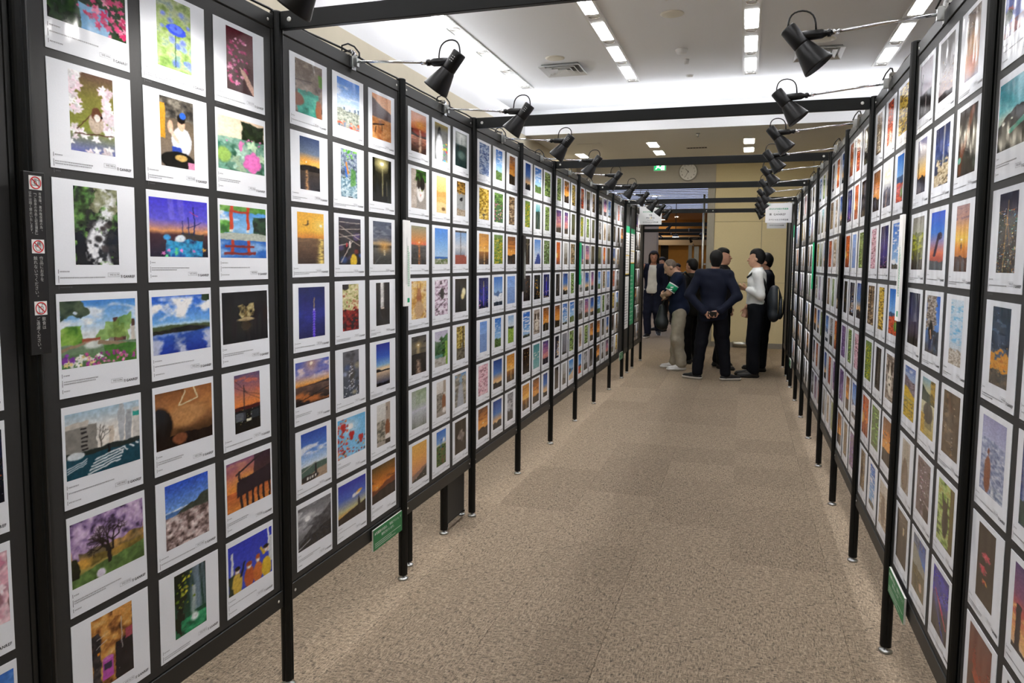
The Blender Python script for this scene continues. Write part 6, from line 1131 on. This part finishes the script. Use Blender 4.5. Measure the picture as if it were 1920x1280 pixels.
# what they carry
M_ph = mat('phone_black', '121214', .25, var=.05); M_bag = mat('bag_black', '15191a', .6, var=.15, scale=30); M_pack = mat('backpack_slate', '232a30', .6, var=.15, scale=40); M_zip = mat('zip_brass', 'b8a878', .35, .7)
ph = tag(empty('phone', tuple(world_of(navy, (.0, -.262, .915))), 0), 'black phone case held behind the navy suited man', 'phone'); ph.rotation_euler = (.1, .08, 0)
bevel(box('phone_body', (-.058, .058, -.008, .008, -.036, .036), M_ph, ph), .006, 3); MB().cyl((-.04, -.0085, .02), (-.04, -.0095, .02), .008, .008, 14).build('camera_lens', M_chrome, ph)
ph = tag(empty('phone', tuple(world_of(white, (-.165, .245, 1.275))), R90), 'yellow green phone in the hand of the man with the backpack', 'phone'); ph.rotation_euler = (.35, 0, R90)
bevel(box('phone_body', (-.036, .036, -.07, .07, -.005, .005), mat('phone_yellow', '8c8a1c', .4), ph), .004, 2); box('screen', (-.032, .032, -.064, .064, .005, .0056), M_ph, ph)
bp = tag(empty('backpack', tuple(world_of(white, (.0, -.235, 1.02))), R90), 'dark slate backpack with brass zips on the white shirted man', 'backpack')
s = Sdf(A3(-.22, -.18, -.34), A3(.22, .18, .34), .011); s.ell((0, .0, -.02), (.155, .095, .245), .03); s.cone((-.09, 0, -.17), (.09, 0, -.17), .07, .07, .05); s.cone((0, 0, .1), (0, 0, .2), .09, .06, .05); link('pack_body', s.mesh('pack_body', M_pack), bp)
s = Sdf(A3(-.22, -.22, -.3), A3(.22, .1, .25), .011); s.ell((0, -.085, -.06), (.125, .055, .165), .03); link('front_pocket', s.mesh('front_pocket', M_pack), bp)
for ex_, ez, yy in ((.150, .235, -.045), (.122, .155, -.105)):
    MB().tube([(ex_*math.cos(a)*1.03, yy-.005, (-.02 if yy > -.1 else -.06)+ez*math.sin(a)*1.02) for a in np.linspace(-.5, math.pi+.5, 30)], .0045, 6).build('zip', M_zip, bp, True)
MB().tube([(-.13, .10, .16), (-.17, .14, .30), (-.165, .20, .43), (-.13, .30, .44), (-.13, .38, .36)], [.012, .017, .017, .017, .012], 8).build('strap', M_bag, bp, True)
MB().tube([(.13, .10, .16), (.17, .14, .30), (.165, .20, .43), (.13, .30, .44), (.13, .38, .36)], [.012, .017, .017, .017, .012], 8).build('strap', M_bag, bp, True)
MB().lathe([(-.004, 0), (-.004, .013), (.004, .013), (.004, 0)], (-.16, .13, .25), (-1, 0, 0), 12).build('buckle', M_chrome, bp)
sb = tag(empty('shoulder_bag', tuple(world_of(bald, (-.0, .26, .80))), R90+.1), 'black shoulder bag hanging in front of the balding man', 'bag')
s = Sdf(A3(-.2, -.16, -.2), A3(.2, .16, .26), .011); s.cone((-.07, 0, -.1), (.07, 0, -.1), .09, .09, .06); s.cone((0, 0, -.05), (0, 0, .16), .10, .045, .06); link('bag_body', s.mesh('bag_body', M_bag), sb)
MB().tube([(0, 0, .17), (-.03, -.05, .33), (-.09, -.19, .50), (-.12, -.27, .66), (-.10, -.33, .70), (.02, -.42, .60)], [.012, .012, .016, .018, .018, .014], 8).build('strap', M_bag, sb, True)
ab = tag(empty('armband', (0, 0, 0)), 'green and white armband on the sleeve of the balding man', 'armband')
a = world_of(bald, tuple(A3(-.195, .02, 1.42)*.52+A3(-.225, .16, 1.19)*.48)); b = world_of(bald, tuple(A3(-.195, .02, 1.42)*.10+A3(-.225, .16, 1.19)*.90))
def band(nm, t0, t1, r, m): MB().cyl(a.lerp(b, t0), a.lerp(b, t1), r, r*.97, 24, False).build(nm, m, ab, True).modifiers.new('thick', 'SOLIDIFY').thickness = .003
band('green_band', .12, .9, .079, M_green2); band('white_edge', -.04, .12, .0795, M_paper); band('white_edge', .9, 1.0, .077, M_paper)
lv = MB(); a_, b_ = a.lerp(b, .35), a.lerp(b, .7)
for q, w_ in ((a_, .05), (b_, .06)):
    MB.box(lv, q.x-w_*.4, q.x+w_*.4, q.y-.0825, q.y-.0815, q.z-.008, q.z+.008)
lv.build('band_lettering', M_paper, ab)
